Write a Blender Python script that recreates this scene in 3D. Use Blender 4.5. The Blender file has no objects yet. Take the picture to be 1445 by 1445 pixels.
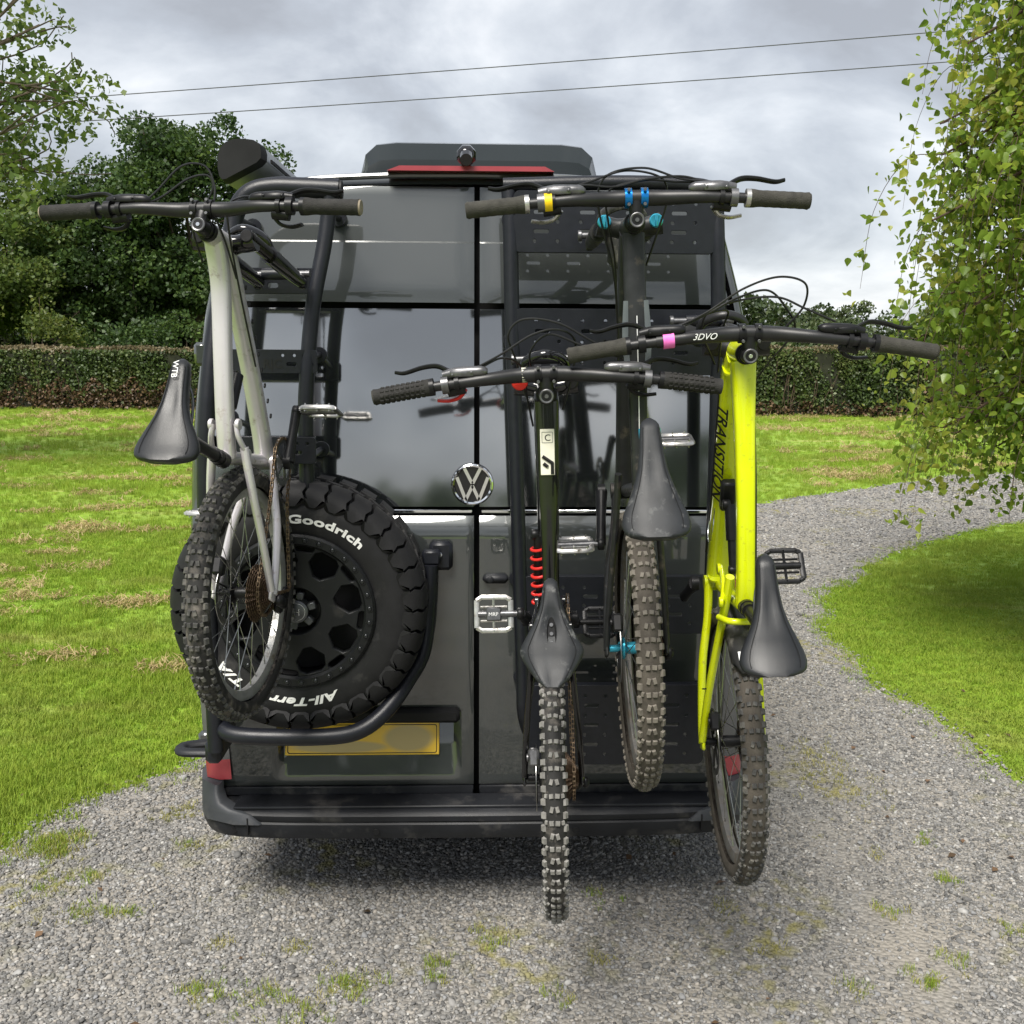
import bpy, math, random
import numpy as np
from mathutils import Matrix, Vector

random.seed(7)
RNG = np.random.default_rng(11)
scene = bpy.context.scene
COL = scene.collection

# ------------------------------------------------------------------ camera
def cam_basis(yaw, pitch, roll):
    y, p, r = map(math.radians, (yaw, pitch, roll))
    f = np.array([math.sin(y)*math.cos(p), math.cos(y)*math.cos(p), math.sin(p)])
    ri = np.array([math.cos(y), -math.sin(y), 0.0])
    up = np.cross(ri, f)
    return ri*math.cos(r)+up*math.sin(r), up*math.cos(r)-ri*math.sin(r), f

CAM_LOC = (0.0, -3.30, 1.95)
_r, _u, _f = cam_basis(2.0, -9.5, 0.4)
cam_data = bpy.data.cameras.new('camera')
cam_data.sensor_width = 36.0
cam_data.lens = 36.0*1447.0/1445.0
cam_data.clip_start = 0.05
cam_data.clip_end = 3000.0
cam = bpy.data.objects.new('camera', cam_data)
COL.objects.link(cam)
cam.matrix_world = Matrix([[_r[0], _u[0], -_f[0], CAM_LOC[0]],
                           [_r[1], _u[1], -_f[1], CAM_LOC[1]],
                           [_r[2], _u[2], -_f[2], CAM_LOC[2]],
                           [0, 0, 0, 1]])
scene.camera = cam

# ------------------------------------------------------------------ sky, sun, exposure
SUN_EL, SUN_AZ = 56.0, 205.0      # azimuth clockwise from +Y: high, behind the photographer
world = bpy.data.worlds.new('World')
scene.world = world
world.use_nodes = True
wn, wl = world.node_tree.nodes, world.node_tree.links
wn.clear()
w_out = wn.new('ShaderNodeOutputWorld')
w_mix = wn.new('ShaderNodeMixShader')
w_bg1 = wn.new('ShaderNodeBackground')
w_bg2 = wn.new('ShaderNodeBackground')
w_sky = wn.new('ShaderNodeTexSky')
w_sky.sky_type = 'NISHITA'
w_sky.sun_disc = False
w_sky.sun_elevation = math.radians(SUN_EL)
w_sky.sun_rotation = math.radians(SUN_AZ)
w_bg1.inputs['Strength'].default_value = 0.08
wl.new(w_sky.outputs[0], w_bg1.inputs['Color'])
w_tc = wn.new('ShaderNodeTexCoord')
w_sep = wn.new('ShaderNodeSeparateXYZ')
wl.new(w_tc.outputs['Generated'], w_sep.inputs[0])
def wmath(op, a, b=None):
    n = wn.new('ShaderNodeMath'); n.operation = op
    for i, v in enumerate((a, b)):
        if v is None: continue
        if isinstance(v, (int, float)): n.inputs[i].default_value = v
        else: wl.new(v, n.inputs[i])
    return n.outputs[0]
w_den = wmath('ADD', wmath('MAXIMUM', w_sep.outputs[2], 0.0), 0.42)
w_px, w_py = wmath('DIVIDE', w_sep.outputs[0], w_den), wmath('DIVIDE', w_sep.outputs[1], w_den)
w_cmb = wn.new('ShaderNodeCombineXYZ')
wl.new(w_px, w_cmb.inputs[0]); wl.new(w_py, w_cmb.inputs[1])
w_map = wn.new('ShaderNodeMapping')
w_map.inputs['Location'].default_value = (3.1, 1.7, 0.4)
w_map.inputs['Scale'].default_value = (0.95, 1.0, 1.0)
wl.new(w_cmb.outputs[0], w_map.inputs[0])
w_n1 = wn.new('ShaderNodeTexNoise')
w_n1.inputs['Scale'].default_value = 2.5
w_n1.inputs['Detail'].default_value = 12.0
w_n1.inputs['Roughness'].default_value = 0.54
w_n1.inputs['Distortion'].default_value = 0.28
wl.new(w_map.outputs[0], w_n1.inputs['Vector'])
w_rmp = wn.new('ShaderNodeValToRGB')
cr = w_rmp.color_ramp
cr.elements[0].position = 0.36; cr.elements[0].color = (0.198, 0.205, 0.220, 1)
cr.elements[1].position = 0.66; cr.elements[1].color = (0.445, 0.452, 0.462, 1)
e = cr.elements.new(0.46); e.color = (0.248, 0.262, 0.285, 1)
e = cr.elements.new(0.56); e.color = (0.335, 0.350, 0.370, 1)
wl.new(w_n1.outputs[0], w_rmp.inputs[0])
wl.new(w_rmp.outputs[0], w_bg2.inputs['Color'])
w_bg2.inputs['Strength'].default_value = 1.0
w_mix.inputs[0].default_value = 0.90
wl.new(w_bg1.outputs[0], w_mix.inputs[1]); wl.new(w_bg2.outputs[0], w_mix.inputs[2])
wl.new(w_mix.outputs[0], w_out.inputs['Surface'])

sun_data = bpy.data.lights.new('sun', 'SUN')
sun_data.energy = 2.8
sun_data.angle = math.radians(26)
sun_data.color = (1.0, 0.955, 0.88)
sun = bpy.data.objects.new('sun', sun_data)
COL.objects.link(sun)
_a, _e = math.radians(SUN_AZ), math.radians(SUN_EL)
_sd = Vector((math.sin(_a)*math.cos(_e), math.cos(_a)*math.cos(_e), math.sin(_e)))
sun.rotation_euler = _sd.to_track_quat('Z', 'Y').to_euler()
sun.location = _sd*50

vs = scene.view_settings
vs.view_transform = 'Standard'; vs.look = 'None'; vs.gamma = 1.0
vs.exposure = 1.25
vs.use_curve_mapping = False
scene.render.engine = 'CYCLES'
scene.cycles.use_denoising = True
scene.cycles.max_bounces = 6
scene.cycles.diffuse_bounces = 3
scene.cycles.glossy_bounces = 3
scene.cycles.transmission_bounces = 3
scene.cycles.transparent_max_bounces = 4
scene.cycles.caustics_reflective = False
scene.cycles.caustics_refractive = False
scene.cycles.sample_clamp_indirect = 4.0

# ------------------------------------------------------------------ materials
MATS = {}
def mat(name, col, rough=0.5, metal=0.0, var=0.15, scale=25.0, bump=0.0, bscale=None, coat=0.0,
        spec=0.38, dirt=None, emit=None, rvar=0.12, coat_rough=0.04, ior=1.45, coat_ior=1.5):
    """Principled material with noise-driven colour, roughness and relief; dirt = (colour, amount, scale)."""
    m = bpy.data.materials.new(name); m.use_nodes = True
    n, l = m.node_tree.nodes, m.node_tree.links
    b = n['Principled BSDF']
    tc = n.new('ShaderNodeTexCoord')
    nz = n.new('ShaderNodeTexNoise'); nz.inputs['Scale'].default_value = scale; nz.inputs['Detail'].default_value = 6
    l.new(tc.outputs['Object'], nz.inputs['Vector'])
    mx = n.new('ShaderNodeMix'); mx.data_type = 'RGBA'
    mx.inputs[6].default_value = (*[c*(1-var) for c in col], 1)
    mx.inputs[7].default_value = (*[min(1, c*(1+var)) for c in col], 1)
    mr = n.new('ShaderNodeMapRange'); mr.inputs[1].default_value = .3; mr.inputs[2].default_value = .7
    l.new(nz.outputs[0], mr.inputs[0]); l.new(mr.outputs[0], mx.inputs[0])
    colour = mx.outputs[2]
    ro = n.new('ShaderNodeMapRange'); ro.inputs[1].default_value = .3; ro.inputs[2].default_value = .7
    ro.inputs[3].default_value = max(0.0, rough*(1-rvar)); ro.inputs[4].default_value = min(1, rough*(1+rvar))
    nz3 = n.new('ShaderNodeTexNoise'); nz3.inputs['Scale'].default_value = scale*.37; nz3.inputs['Detail'].default_value = 4
    l.new(tc.outputs['Object'], nz3.inputs['Vector'])
    l.new(nz3.outputs[0], ro.inputs[0])
    rough_out = ro.outputs[0]
    if dirt:
        dc, da, dsc = dirt
        nd = n.new('ShaderNodeTexNoise'); nd.inputs['Scale'].default_value = dsc; nd.inputs['Detail'].default_value = 8
        nd.inputs['Roughness'].default_value = .65
        l.new(tc.outputs['Object'], nd.inputs['Vector'])
        dm = n.new('ShaderNodeMapRange'); dm.inputs[1].default_value = .62-da*.45; dm.inputs[2].default_value = .80-da*.35
        l.new(nd.outputs[0], dm.inputs[0])
        m2 = n.new('ShaderNodeMix'); m2.data_type = 'RGBA'
        m2.inputs[7].default_value = (*dc, 1)
        l.new(dm.outputs[0], m2.inputs[0]); l.new(colour, m2.inputs[6]); colour = m2.outputs[2]
        m3 = n.new('ShaderNodeMix'); m3.data_type = 'FLOAT'; m3.inputs[3].default_value = .9
        l.new(dm.outputs[0], m3.inputs[0]); l.new(rough_out, m3.inputs[2]); rough_out = m3.outputs[0]
    l.new(colour, b.inputs['Base Color']); l.new(rough_out, b.inputs['Roughness'])
    b.inputs['Metallic'].default_value = metal
    b.inputs['Specular IOR Level'].default_value = spec
    b.inputs['IOR'].default_value = ior
    b.inputs['Coat Weight'].default_value = coat
    b.inputs['Coat IOR'].default_value = coat_ior
    b.inputs['Coat Roughness'].default_value = coat_rough
    if bump:
        nb = n.new('ShaderNodeTexNoise'); nb.inputs['Scale'].default_value = bscale or scale*3; nb.inputs['Detail'].default_value = 4
        l.new(tc.outputs['Object'], nb.inputs['Vector'])
        bp = n.new('ShaderNodeBump'); bp.inputs['Strength'].default_value = bump; bp.inputs['Distance'].default_value = .004
        l.new(nb.outputs[0], bp.inputs['Height']); l.new(bp.outputs[0], b.inputs['Normal'])
    MATS[name] = m
    return m

MUD = (0.17, 0.135, 0.10)
mat('van_paint', (0.043, 0.048, 0.048), .38, .35, .06, 3, coat=1.0, rvar=.05, coat_ior=1.75)
mat('roof_gloss', (0.010, 0.014, 0.015), .22, 0, .1, 5, coat=.3)
mat('van_glass', (0.012, 0.014, 0.015), .06, 0, .05, 2, spec=.9, ior=2.55, rvar=.3)
mat('van_plastic', (0.013, 0.014, 0.017), .48, 0, .25, 9, bump=.12, bscale=300, dirt=((.09, .085, .08), .18, 6))
mat('bumper_grey', (0.045, 0.048, 0.054), .55, 0, .12, 8, bump=.08, bscale=260, dirt=((.12, .115, .11), .2, 5))
mat('gap_black', (0.006, 0.006, 0.007), .7, 0, .1)
mat('rubber_seal', (0.012, 0.012, 0.013), .6, 0, .1)
mat('rack_coat', (0.008, 0.009, 0.013), .36, 0, .18, 40, bump=.15, bscale=500, spec=.45)
mat('chrome', (0.82, 0.83, 0.84), .09, 1, .04, 20)
mat('dull_chrome', (0.62, 0.64, 0.66), .22, 1, .08, 20)
mat('red_lens', (0.30, 0.045, 0.055), .22, 0, .1, 12, coat=.6)
mat('clear_lens', (0.10, 0.10, 0.105), .16, 0, .1, 12, coat=.5)
mat('awning_case', (0.30, 0.31, 0.32), .38, .3, .08, 10)
mat('tyre_rubber', (0.010, 0.010, 0.011), .62, 0, .2, 30, bump=.1, bscale=200, dirt=((.06, .058, .055), .12, 9))
mat('wheel_black', (0.011, 0.012, 0.013), .42, .2, .12, 30, dirt=((.05, .047, .043), .1, 14))
mat('bolt_dark', (0.04, 0.042, 0.045), .35, .8, .1, 30)
mat('hub_grey', (0.10, 0.105, 0.11), .4, .7, .2, 60)
mat('white_letter', (0.80, 0.80, 0.78), .6, 0, .06, 60)
mat('bike_tyre_clean', (0.018, 0.0175, 0.017), .72, 0, .2, 40, dirt=((.14, .125, .11), .25, 22))
mat('knob_dusty', (0.205, 0.198, 0.186), .8, 0, .28, 60, dirt=((.055, .05, .045), .2, 40))
mat('knob_dark', (0.055, 0.054, 0.052), .75, 0, .35, 60, dirt=((.16, .15, .13), .3, 30))
mat('knob_mud', (0.145, 0.130, 0.110), .88, 0, .25, 50)
mat('bike_tyre_mud', (0.066, 0.057, 0.047), .9, 0, .3, 30, bump=.3, bscale=160)
mat('rim_black', (0.022, 0.022, 0.023), .45, .2, .15, 30, dirt=(MUD, .16, 16))
mat('rim_silver', (0.42, 0.42, 0.41), .35, .6, .15, 30, dirt=(MUD, .22, 16))
mat('rim_dusty', (0.16, 0.155, 0.15), .5, .35, .2, 30, dirt=(MUD, .3, 16))
mat('spoke_steel', (0.32, 0.32, 0.31), .32, 1, .2, 30)
mat('silver_frame', (0.575, 0.545, 0.565), .34, .40, .05, 14, coat=.25, dirt=((.22, .17, .12), .08, 26))
mat('yellow_frame', (0.58, 0.655, 0.004), .30, 0, .05, 14, coat=.7, dirt=((.30, .29, .03), .07, 55))
mat('black_frame', (0.005, 0.005, 0.006), .24, 0, .2, 20, coat=.6)
mat('carbon_frame', (0.018, 0.019, 0.020), .40, 0, .25, 30, dirt=((.12, .10, .08), .12, 18))
mat('frame_grey', (0.085, 0.098, 0.102), .38, 0, .1, 30)
mat('bar_black', (0.011, 0.011, 0.012), .42, 0, .25, 30, spec=.5)
mat('grip_rubber', (0.020, 0.019, 0.018), .78, 0, .3, 60, bump=.5, bscale=420)
mat('grip_worn', (0.038, 0.036, 0.031), .82, 0, .3, 50, bump=.5, bscale=420)
mat('grip_end', (0.24, 0.20, 0.15), .8, 0, .3, 60)
mat('part_black', (0.010, 0.010, 0.011), .38, .25, .3, 50)
mat('part_grey', (0.13, 0.13, 0.135), .36, .7, .25, 50)
mat('pedal_metal', (0.52, 0.51, 0.49), .34, .9, .22, 60, dirt=((.10, .085, .07), .2, 40))
mat('pedal_black', (0.018, 0.018, 0.019), .4, .5, .3, 60)
mat('saddle_black', (0.011, 0.012, 0.014), .40, 0, .12, 40, bump=.14, bscale=700, spec=.5)
mat('saddle_dusty', (0.016, 0.0175, 0.020), .50, 0, .2, 30, bump=.14, bscale=700, dirt=((.16, .16, .16), .12, 35))
mat('stanchion', (0.03, 0.026, 0.024), .12, .6, .1, 20)
mat('gloss_black', (0.008, 0.008, 0.009), .10, 0, .1, 20, coat=.5)
mat('brass_chain', (0.20, 0.145, 0.095), .45, .8, .5, 90, dirt=((.09, .055, .03), .3, 60))
mat('rusty_cassette', (0.105, 0.070, 0.046), .5, .6, .5, 80)
mat('hose_black', (0.014, 0.014, 0.015), .35, 0, .2, 40)
mat('blue_anodised', (0.01, 0.17, 0.48), .22, .7, .15, 40)
mat('teal_anodised', (0.05, 0.36, 0.50), .25, .6, .2, 40)
mat('red_plastic', (0.62, 0.025, 0.02), .35, 0, .1, 30)
mat('yellow_sticker', (0.85, 0.55, 0.01), .45, 0, .1, 60)
mat('pink_sticker', (0.80, 0.16, 0.52), .45, 0, .1, 60)
mat('cream_sticker', (0.68, 0.66, 0.55), .45, 0, .06, 60)
mat('white_print', (0.72, 0.72, 0.72), .5, 0, .1, 60)
mat('black_print', (0.010, 0.010, 0.010), .5, 0, .1, 60)
mat('mudguard_plastic', (0.022, 0.022, 0.022), .45, 0, .3, 30, dirt=((.15, .14, .12), .25, 26))
mat('power_cable', (0.06, 0.06, 0.065), .6)
mat('bark_brown', (0.085, 0.066, 0.048), .9, 0, .4, 8, bump=.7, bscale=30)
mat('bark_birch', (0.38, 0.36, 0.33), .85, 0, .5, 10, bump=.4, bscale=40)
mat('twig_brown', (0.075, 0.05, 0.035), .85, 0, .3, 20)
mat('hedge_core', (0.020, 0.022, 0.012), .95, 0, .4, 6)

def number_plate_material():
    m = mat('number_plate', (0.90, 0.56, 0.03), .30, 0, .05, 20, coat=.4)
    n, l = m.node_tree.nodes, m.node_tree.links
    b = n['Principled BSDF']
    prev = b.inputs['Base Color'].links[0].from_socket
    tc = n.new('ShaderNodeTexCoord')
    def blob(cx, cz, sx, sz):
        mp = n.new('ShaderNodeMapping'); mp.vector_type = 'POINT'
        mp.inputs['Location'].default_value = (-cx/sx, 0, -cz/sz)
        mp.inputs['Scale'].default_value = (1/sx, 0, 1/sz)
        l.new(tc.outputs['Object'], mp.inputs[0])
        ln = n.new('ShaderNodeVectorMath'); ln.operation = 'LENGTH'; l.new(mp.outputs[0], ln.inputs[0])
        r = n.new('ShaderNodeMapRange'); r.inputs[1].default_value = 1.12; r.inputs[2].default_value = .82
        l.new(ln.outputs['Value'], r.inputs[0]); return r.outputs[0]
    a, c = blob(.155, .0, .085, .046), blob(-.075, -.028, .165, .020)
    mxx = n.new('ShaderNodeMath'); mxx.operation = 'MAXIMUM'; l.new(a, mxx.inputs[0]); l.new(c, mxx.inputs[1])
    mx = n.new('ShaderNodeMix'); mx.data_type = 'RGBA'; mx.inputs[7].default_value = (.56, .42, .16, 1)
    l.new(mxx.outputs[0], mx.inputs[0]); l.new(prev, mx.inputs[6]); l.new(mx.outputs[2], b.inputs['Base Color'])
number_plate_material()

def leaf_material(name, c1, c2, c3, trans=.35, scale=.8, rough=.5):
    """Leaf colour varies with position in the crown and from leaf to leaf; light passes through the blade."""
    m = bpy.data.materials.new(name); m.use_nodes = True
    n, l = m.node_tree.nodes, m.node_tree.links
    b = n['Principled BSDF']; out = n['Material Output']
    ge = n.new('ShaderNodeNewGeometry')
    nz = n.new('ShaderNodeTexNoise'); nz.inputs['Scale'].default_value = scale; nz.inputs['Detail'].default_value = 3
    l.new(ge.outputs['Position'], nz.inputs['Vector'])
    ad = n.new('ShaderNodeMath'); ad.operation = 'MULTIPLY_ADD'; ad.inputs[1].default_value = .55
    l.new(ge.outputs['Random Per Island'], ad.inputs[0])
    sb = n.new('ShaderNodeMath'); sb.operation = 'SUBTRACT'; sb.inputs[1].default_value = .27
    l.new(nz.outputs[0], sb.inputs[0]); l.new(sb.outputs[0], ad.inputs[2])
    cr = n.new('ShaderNodeValToRGB').color_ramp
    rn = [x for x in n if x.type == 'VALTORGB'][0]
    cr.elements[0].position = .18; cr.elements[0].color = (*c1, 1)
    cr.elements[1].position = .92; cr.elements[1].color = (*c3, 1)
    e = cr.elements.new(.55); e.color = (*c2, 1)
    l.new(ad.outputs[0], rn.inputs[0])
    l.new(rn.outputs[0], b.inputs['Base Color'])
    b.inputs['Roughness'].default_value = rough
    b.inputs['Specular IOR Level'].default_value = .4
    tr = n.new('ShaderNodeBsdfTranslucent')
    hs = n.new('ShaderNodeHueSaturation'); hs.inputs['Value'].default_value = 1.5; hs.inputs['Hue'].default_value = .485
    l.new(rn.outputs[0], hs.inputs['Color']); l.new(hs.outputs[0], tr.inputs['Color'])
    ms = n.new('ShaderNodeMixShader'); ms.inputs[0].default_value = trans
    l.new(b.outputs[0], ms.inputs[1]); l.new(tr.outputs[0], ms.inputs[2]); l.new(ms.outputs[0], out.inputs['Surface'])
    MATS[name] = m
    return m
leaf_material('leaf_oak', (.018, .038, .011), (.044, .084, .021), (.10, .155, .036), .3, .5)
leaf_material('leaf_ash', (.045, .080, .016), (.090, .140, .030), (.18, .22, .06), .45, .6)
leaf_material('leaf_bush', (.045, .075, .014), (.095, .135, .026), (.19, .21, .05), .4, .6)
leaf_material('leaf_birch', (.085, .155, .020), (.190, .285, .038), (.40, .40, .08), .55, 1.6, .32)
leaf_material('leaf_hedge', (.030, .052, .015), (.068, .104, .028), (.135, .150, .052), .25, .9)
leaf_material('leaf_hedge_top', (.07, .065, .03), (.13, .105, .05), (.20, .155, .085), .2, 1.2)
leaf_material('leaf_dry', (.05, .035, .02), (.13, .080, .045), (.21, .13, .075), .2, 2.0)
leaf_material('moss_blade', (.12, .15, .03), (.26, .26, .06), (.40, .36, .13), .3, 6.0)
leaf_material('straw_blade', (.16, .15, .04), (.33, .26, .11), (.50, .39, .20), .25, 3.0)
leaf_material('leaf_far', (.028, .046, .018), (.052, .078, .028), (.095, .115, .05), .2, .25)

def ground_coords(n, l, rot=0.0, sx=1.0, sy=1.0):
    ge = n.new('ShaderNodeNewGeometry')
    mp = n.new('ShaderNodeMapping'); mp.inputs['Rotation'].default_value = (0, 0, rot); mp.inputs['Scale'].default_value = (sx, sy, 1)
    l.new(ge.outputs['Position'], mp.inputs[0])
    return mp.outputs[0]

def grass_material(name, blade):
    m = bpy.data.materials.new(name); m.use_nodes = True
    n, l = m.node_tree.nodes, m.node_tree.links
    b = n['Principled BSDF']; out = n['Material Output']
    def noise(vec, sc, det=4):
        z = n.new('ShaderNodeTexNoise'); z.inputs['Scale'].default_value = sc; z.inputs['Detail'].default_value = det
        l.new(vec, z.inputs['Vector']); return z.outputs[0]
    def ramp(v, a, c):
        r = n.new('ShaderNodeMapRange'); r.inputs[1].default_value = a; r.inputs[2].default_value = c; l.new(v, r.inputs[0]); return r.outputs[0]
    def mix(f, a, c):
        x = n.new('ShaderNodeMix'); x.data_type = 'RGBA'
        for i, v in ((0, f), (6, a), (7, c)):
            if isinstance(v, tuple): x.inputs[i].default_value = (*v, 1)
            elif isinstance(v, float): x.inputs[i].default_value = v
            else: l.new(v, x.inputs[i])
        return x.outputs[2]
    w = ground_coords(n, l)
    big = ramp(noise(w, .35), .35, .68)
    mid = ramp(noise(w, 2.2), .3, .7)
    c = mix(big, (.190, .335, .026), (.320, .435, .038))
    c = mix(mid, c, (.240, .385, .030))
    dull = ramp(noise(w, .9, 5), .42, .66)
    c = mix(dull, c, (.250, .320, .055))
    fine = ramp(noise(w, 26., 5), .28, .75)
    c = mix(fine, (.150, .255, .022), c)
    # rows of dry clippings left by the mower
    wr = ground_coords(n, l, math.radians(-9), .28, 1.9)
    rows = ramp(noise(wr, 1.25, 5), .555, .66)
    spread = ramp(noise(w, .22), .38, .55)
    mu = n.new('ShaderNodeMath'); mu.operation = 'MULTIPLY'; l.new(rows, mu.inputs[0]); l.new(spread, mu.inputs[1])
    m8 = n.new('ShaderNodeMath'); m8.operation = 'MULTIPLY'; m8.inputs[1].default_value = .45; l.new(mu.outputs[0], m8.inputs[0])
    c = mix(m8.outputs[0], c, (.42, .33, .15))
    if blade:
        oi = n.new('ShaderNodeObjectInfo')
        c = mix(ramp(oi.outputs['Random'], 0., 1.6), c, (.36, .42, .06))
    l.new(c, b.inputs['Base Color'])
    b.inputs['Roughness'].default_value = .62
    b.inputs['Specular IOR Level'].default_value = .25
    if blade:
        tr = n.new('ShaderNodeBsdfTranslucent'); l.new(c, tr.inputs['Color'])
        ms = n.new('ShaderNodeMixShader'); ms.inputs[0].default_value = .35
        l.new(b.outputs[0], ms.inputs[1]); l.new(tr.outputs[0], ms.inputs[2]); l.new(ms.outputs[0], out.inputs['Surface'])
    else:
        bp = n.new('ShaderNodeBump'); bp.inputs['Strength'].default_value = .9; bp.inputs['Distance'].default_value = .05
        l.new(noise(w, 14., 6), bp.inputs['Height']); l.new(bp.outputs[0], b.inputs['Normal'])
    MATS[name] = m
    return b
grass_material('lawn_ground', False)
grass_material('grass_blade', True)

def gravel_material(name, stone):
    m = bpy.data.materials.new(name); m.use_nodes = True
    n, l = m.node_tree.nodes, m.node_tree.links
    b = n['Principled BSDF']
    def noise(vec, sc, det=4):
        z = n.new('ShaderNodeTexNoise'); z.inputs['Scale'].default_value = sc; z.inputs['Detail'].default_value = det
        l.new(vec, z.inputs['Vector']); return z.outputs[0]
    def mix(f, a, c):
        x = n.new('ShaderNodeMix'); x.data_type = 'RGBA'
        for i, v in ((0, f), (6, a), (7, c)):
            if isinstance(v, tuple): x.inputs[i].default_value = (*v, 1)
            else: l.new(v, x.inputs[i])
        return x.outputs[2]
    def ramp(v, a, c):
        r = n.new('ShaderNodeMapRange'); r.inputs[1].default_value = a; r.inputs[2].default_value = c; l.new(v, r.inputs[0]); return r.outputs[0]
    w = ground_coords(n, l)
    if stone:
        oi = n.new('ShaderNodeObjectInfo')
        rp = n.new('ShaderNodeValToRGB'); cr = rp.color_ramp
        cr.elements[0].position = 0; cr.elements[0].color = (.070, .069, .067, 1)
        cr.elements[1].position = 1; cr.elements[1].color = (.42, .41, .385, 1)
        for p, c in ((.35, (.155, .153, .149)), (.62, (.235, .228, .215)), (.78, (.31, .285, .25)), (.9, (.21, .213, .218))):
            e = cr.elements.new(p); e.color = (*c, 1)
        l.new(oi.outputs['Random'], rp.inputs[0]); c = rp.outputs[0]
        c = mix(ramp(noise(w, 60., 4), .45, .95), c, (.17, .168, .162))
    else:
        vo = n.new('ShaderNodeTexVoronoi'); vo.inputs['Scale'].default_value = 62
        l.new(w, vo.inputs['Vector'])
        hs = n.new('ShaderNodeSeparateColor'); l.new(vo.outputs['Color'], hs.inputs[0])
        c = mix(hs.outputs[0], (.105, .102, .096), (.265, .257, .242))
        c = mix(ramp(noise(w, 2.0), .35, .7), c, (.250, .230, .200))
        bp = n.new('ShaderNodeBump'); bp.inputs['Strength'].default_value = .8; bp.inputs['Distance'].default_value = .012
        l.new(vo.outputs['Distance'], bp.inputs['Height']); bp.invert = True
        l.new(bp.outputs[0], b.inputs['Normal'])
    moss = n.new('ShaderNodeMath'); moss.operation = 'MULTIPLY'
    l.new(ramp(noise(w, 1.5, 3), .54, .66), moss.inputs[0]); l.new(ramp(noise(w, 15., 4), .5, .62), moss.inputs[1])
    c = mix(moss.outputs[0], c, (.20, .185, .085))
    l.new(c, b.inputs['Base Color']); b.inputs['Roughness'].default_value = .82
    b.inputs['Specular IOR Level'].default_value = .3
    MATS[name] = m
gravel_material('gravel_ground', False)
gravel_material('gravel_stone', True)

# ------------------------------------------------------------------ mesh helpers
def A(*p): return np.array(p, float)
def unit(v):
    v = np.asarray(v, float); return v/(np.linalg.norm(v)+1e-12)
def rotm(ax, a):
    ax = unit(ax); K = np.array([[0, -ax[2], ax[1]], [ax[2], 0, -ax[0]], [-ax[1], ax[0], 0]])
    return np.eye(3)+math.sin(a)*K+(1-math.cos(a))*K@K
def smooth_path(pts, n=8):
    P = np.array(pts, float)
    if len(P) < 3: return P
    Q = np.vstack([2*P[0]-P[1], P, 2*P[-1]-P[-2]]); out = []
    for i in range(1, len(Q)-2):
        for t in np.linspace(0, 1, n, endpoint=False):
            a, b, c, d = Q[i-1], Q[i], Q[i+1], Q[i+2]
            out.append(.5*((2*b)+(-a+c)*t+(2*a-5*b+4*c-d)*t*t+(-a+3*b-3*c+d)*t**3))
    out.append(P[-1]); return np.array(out)

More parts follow.
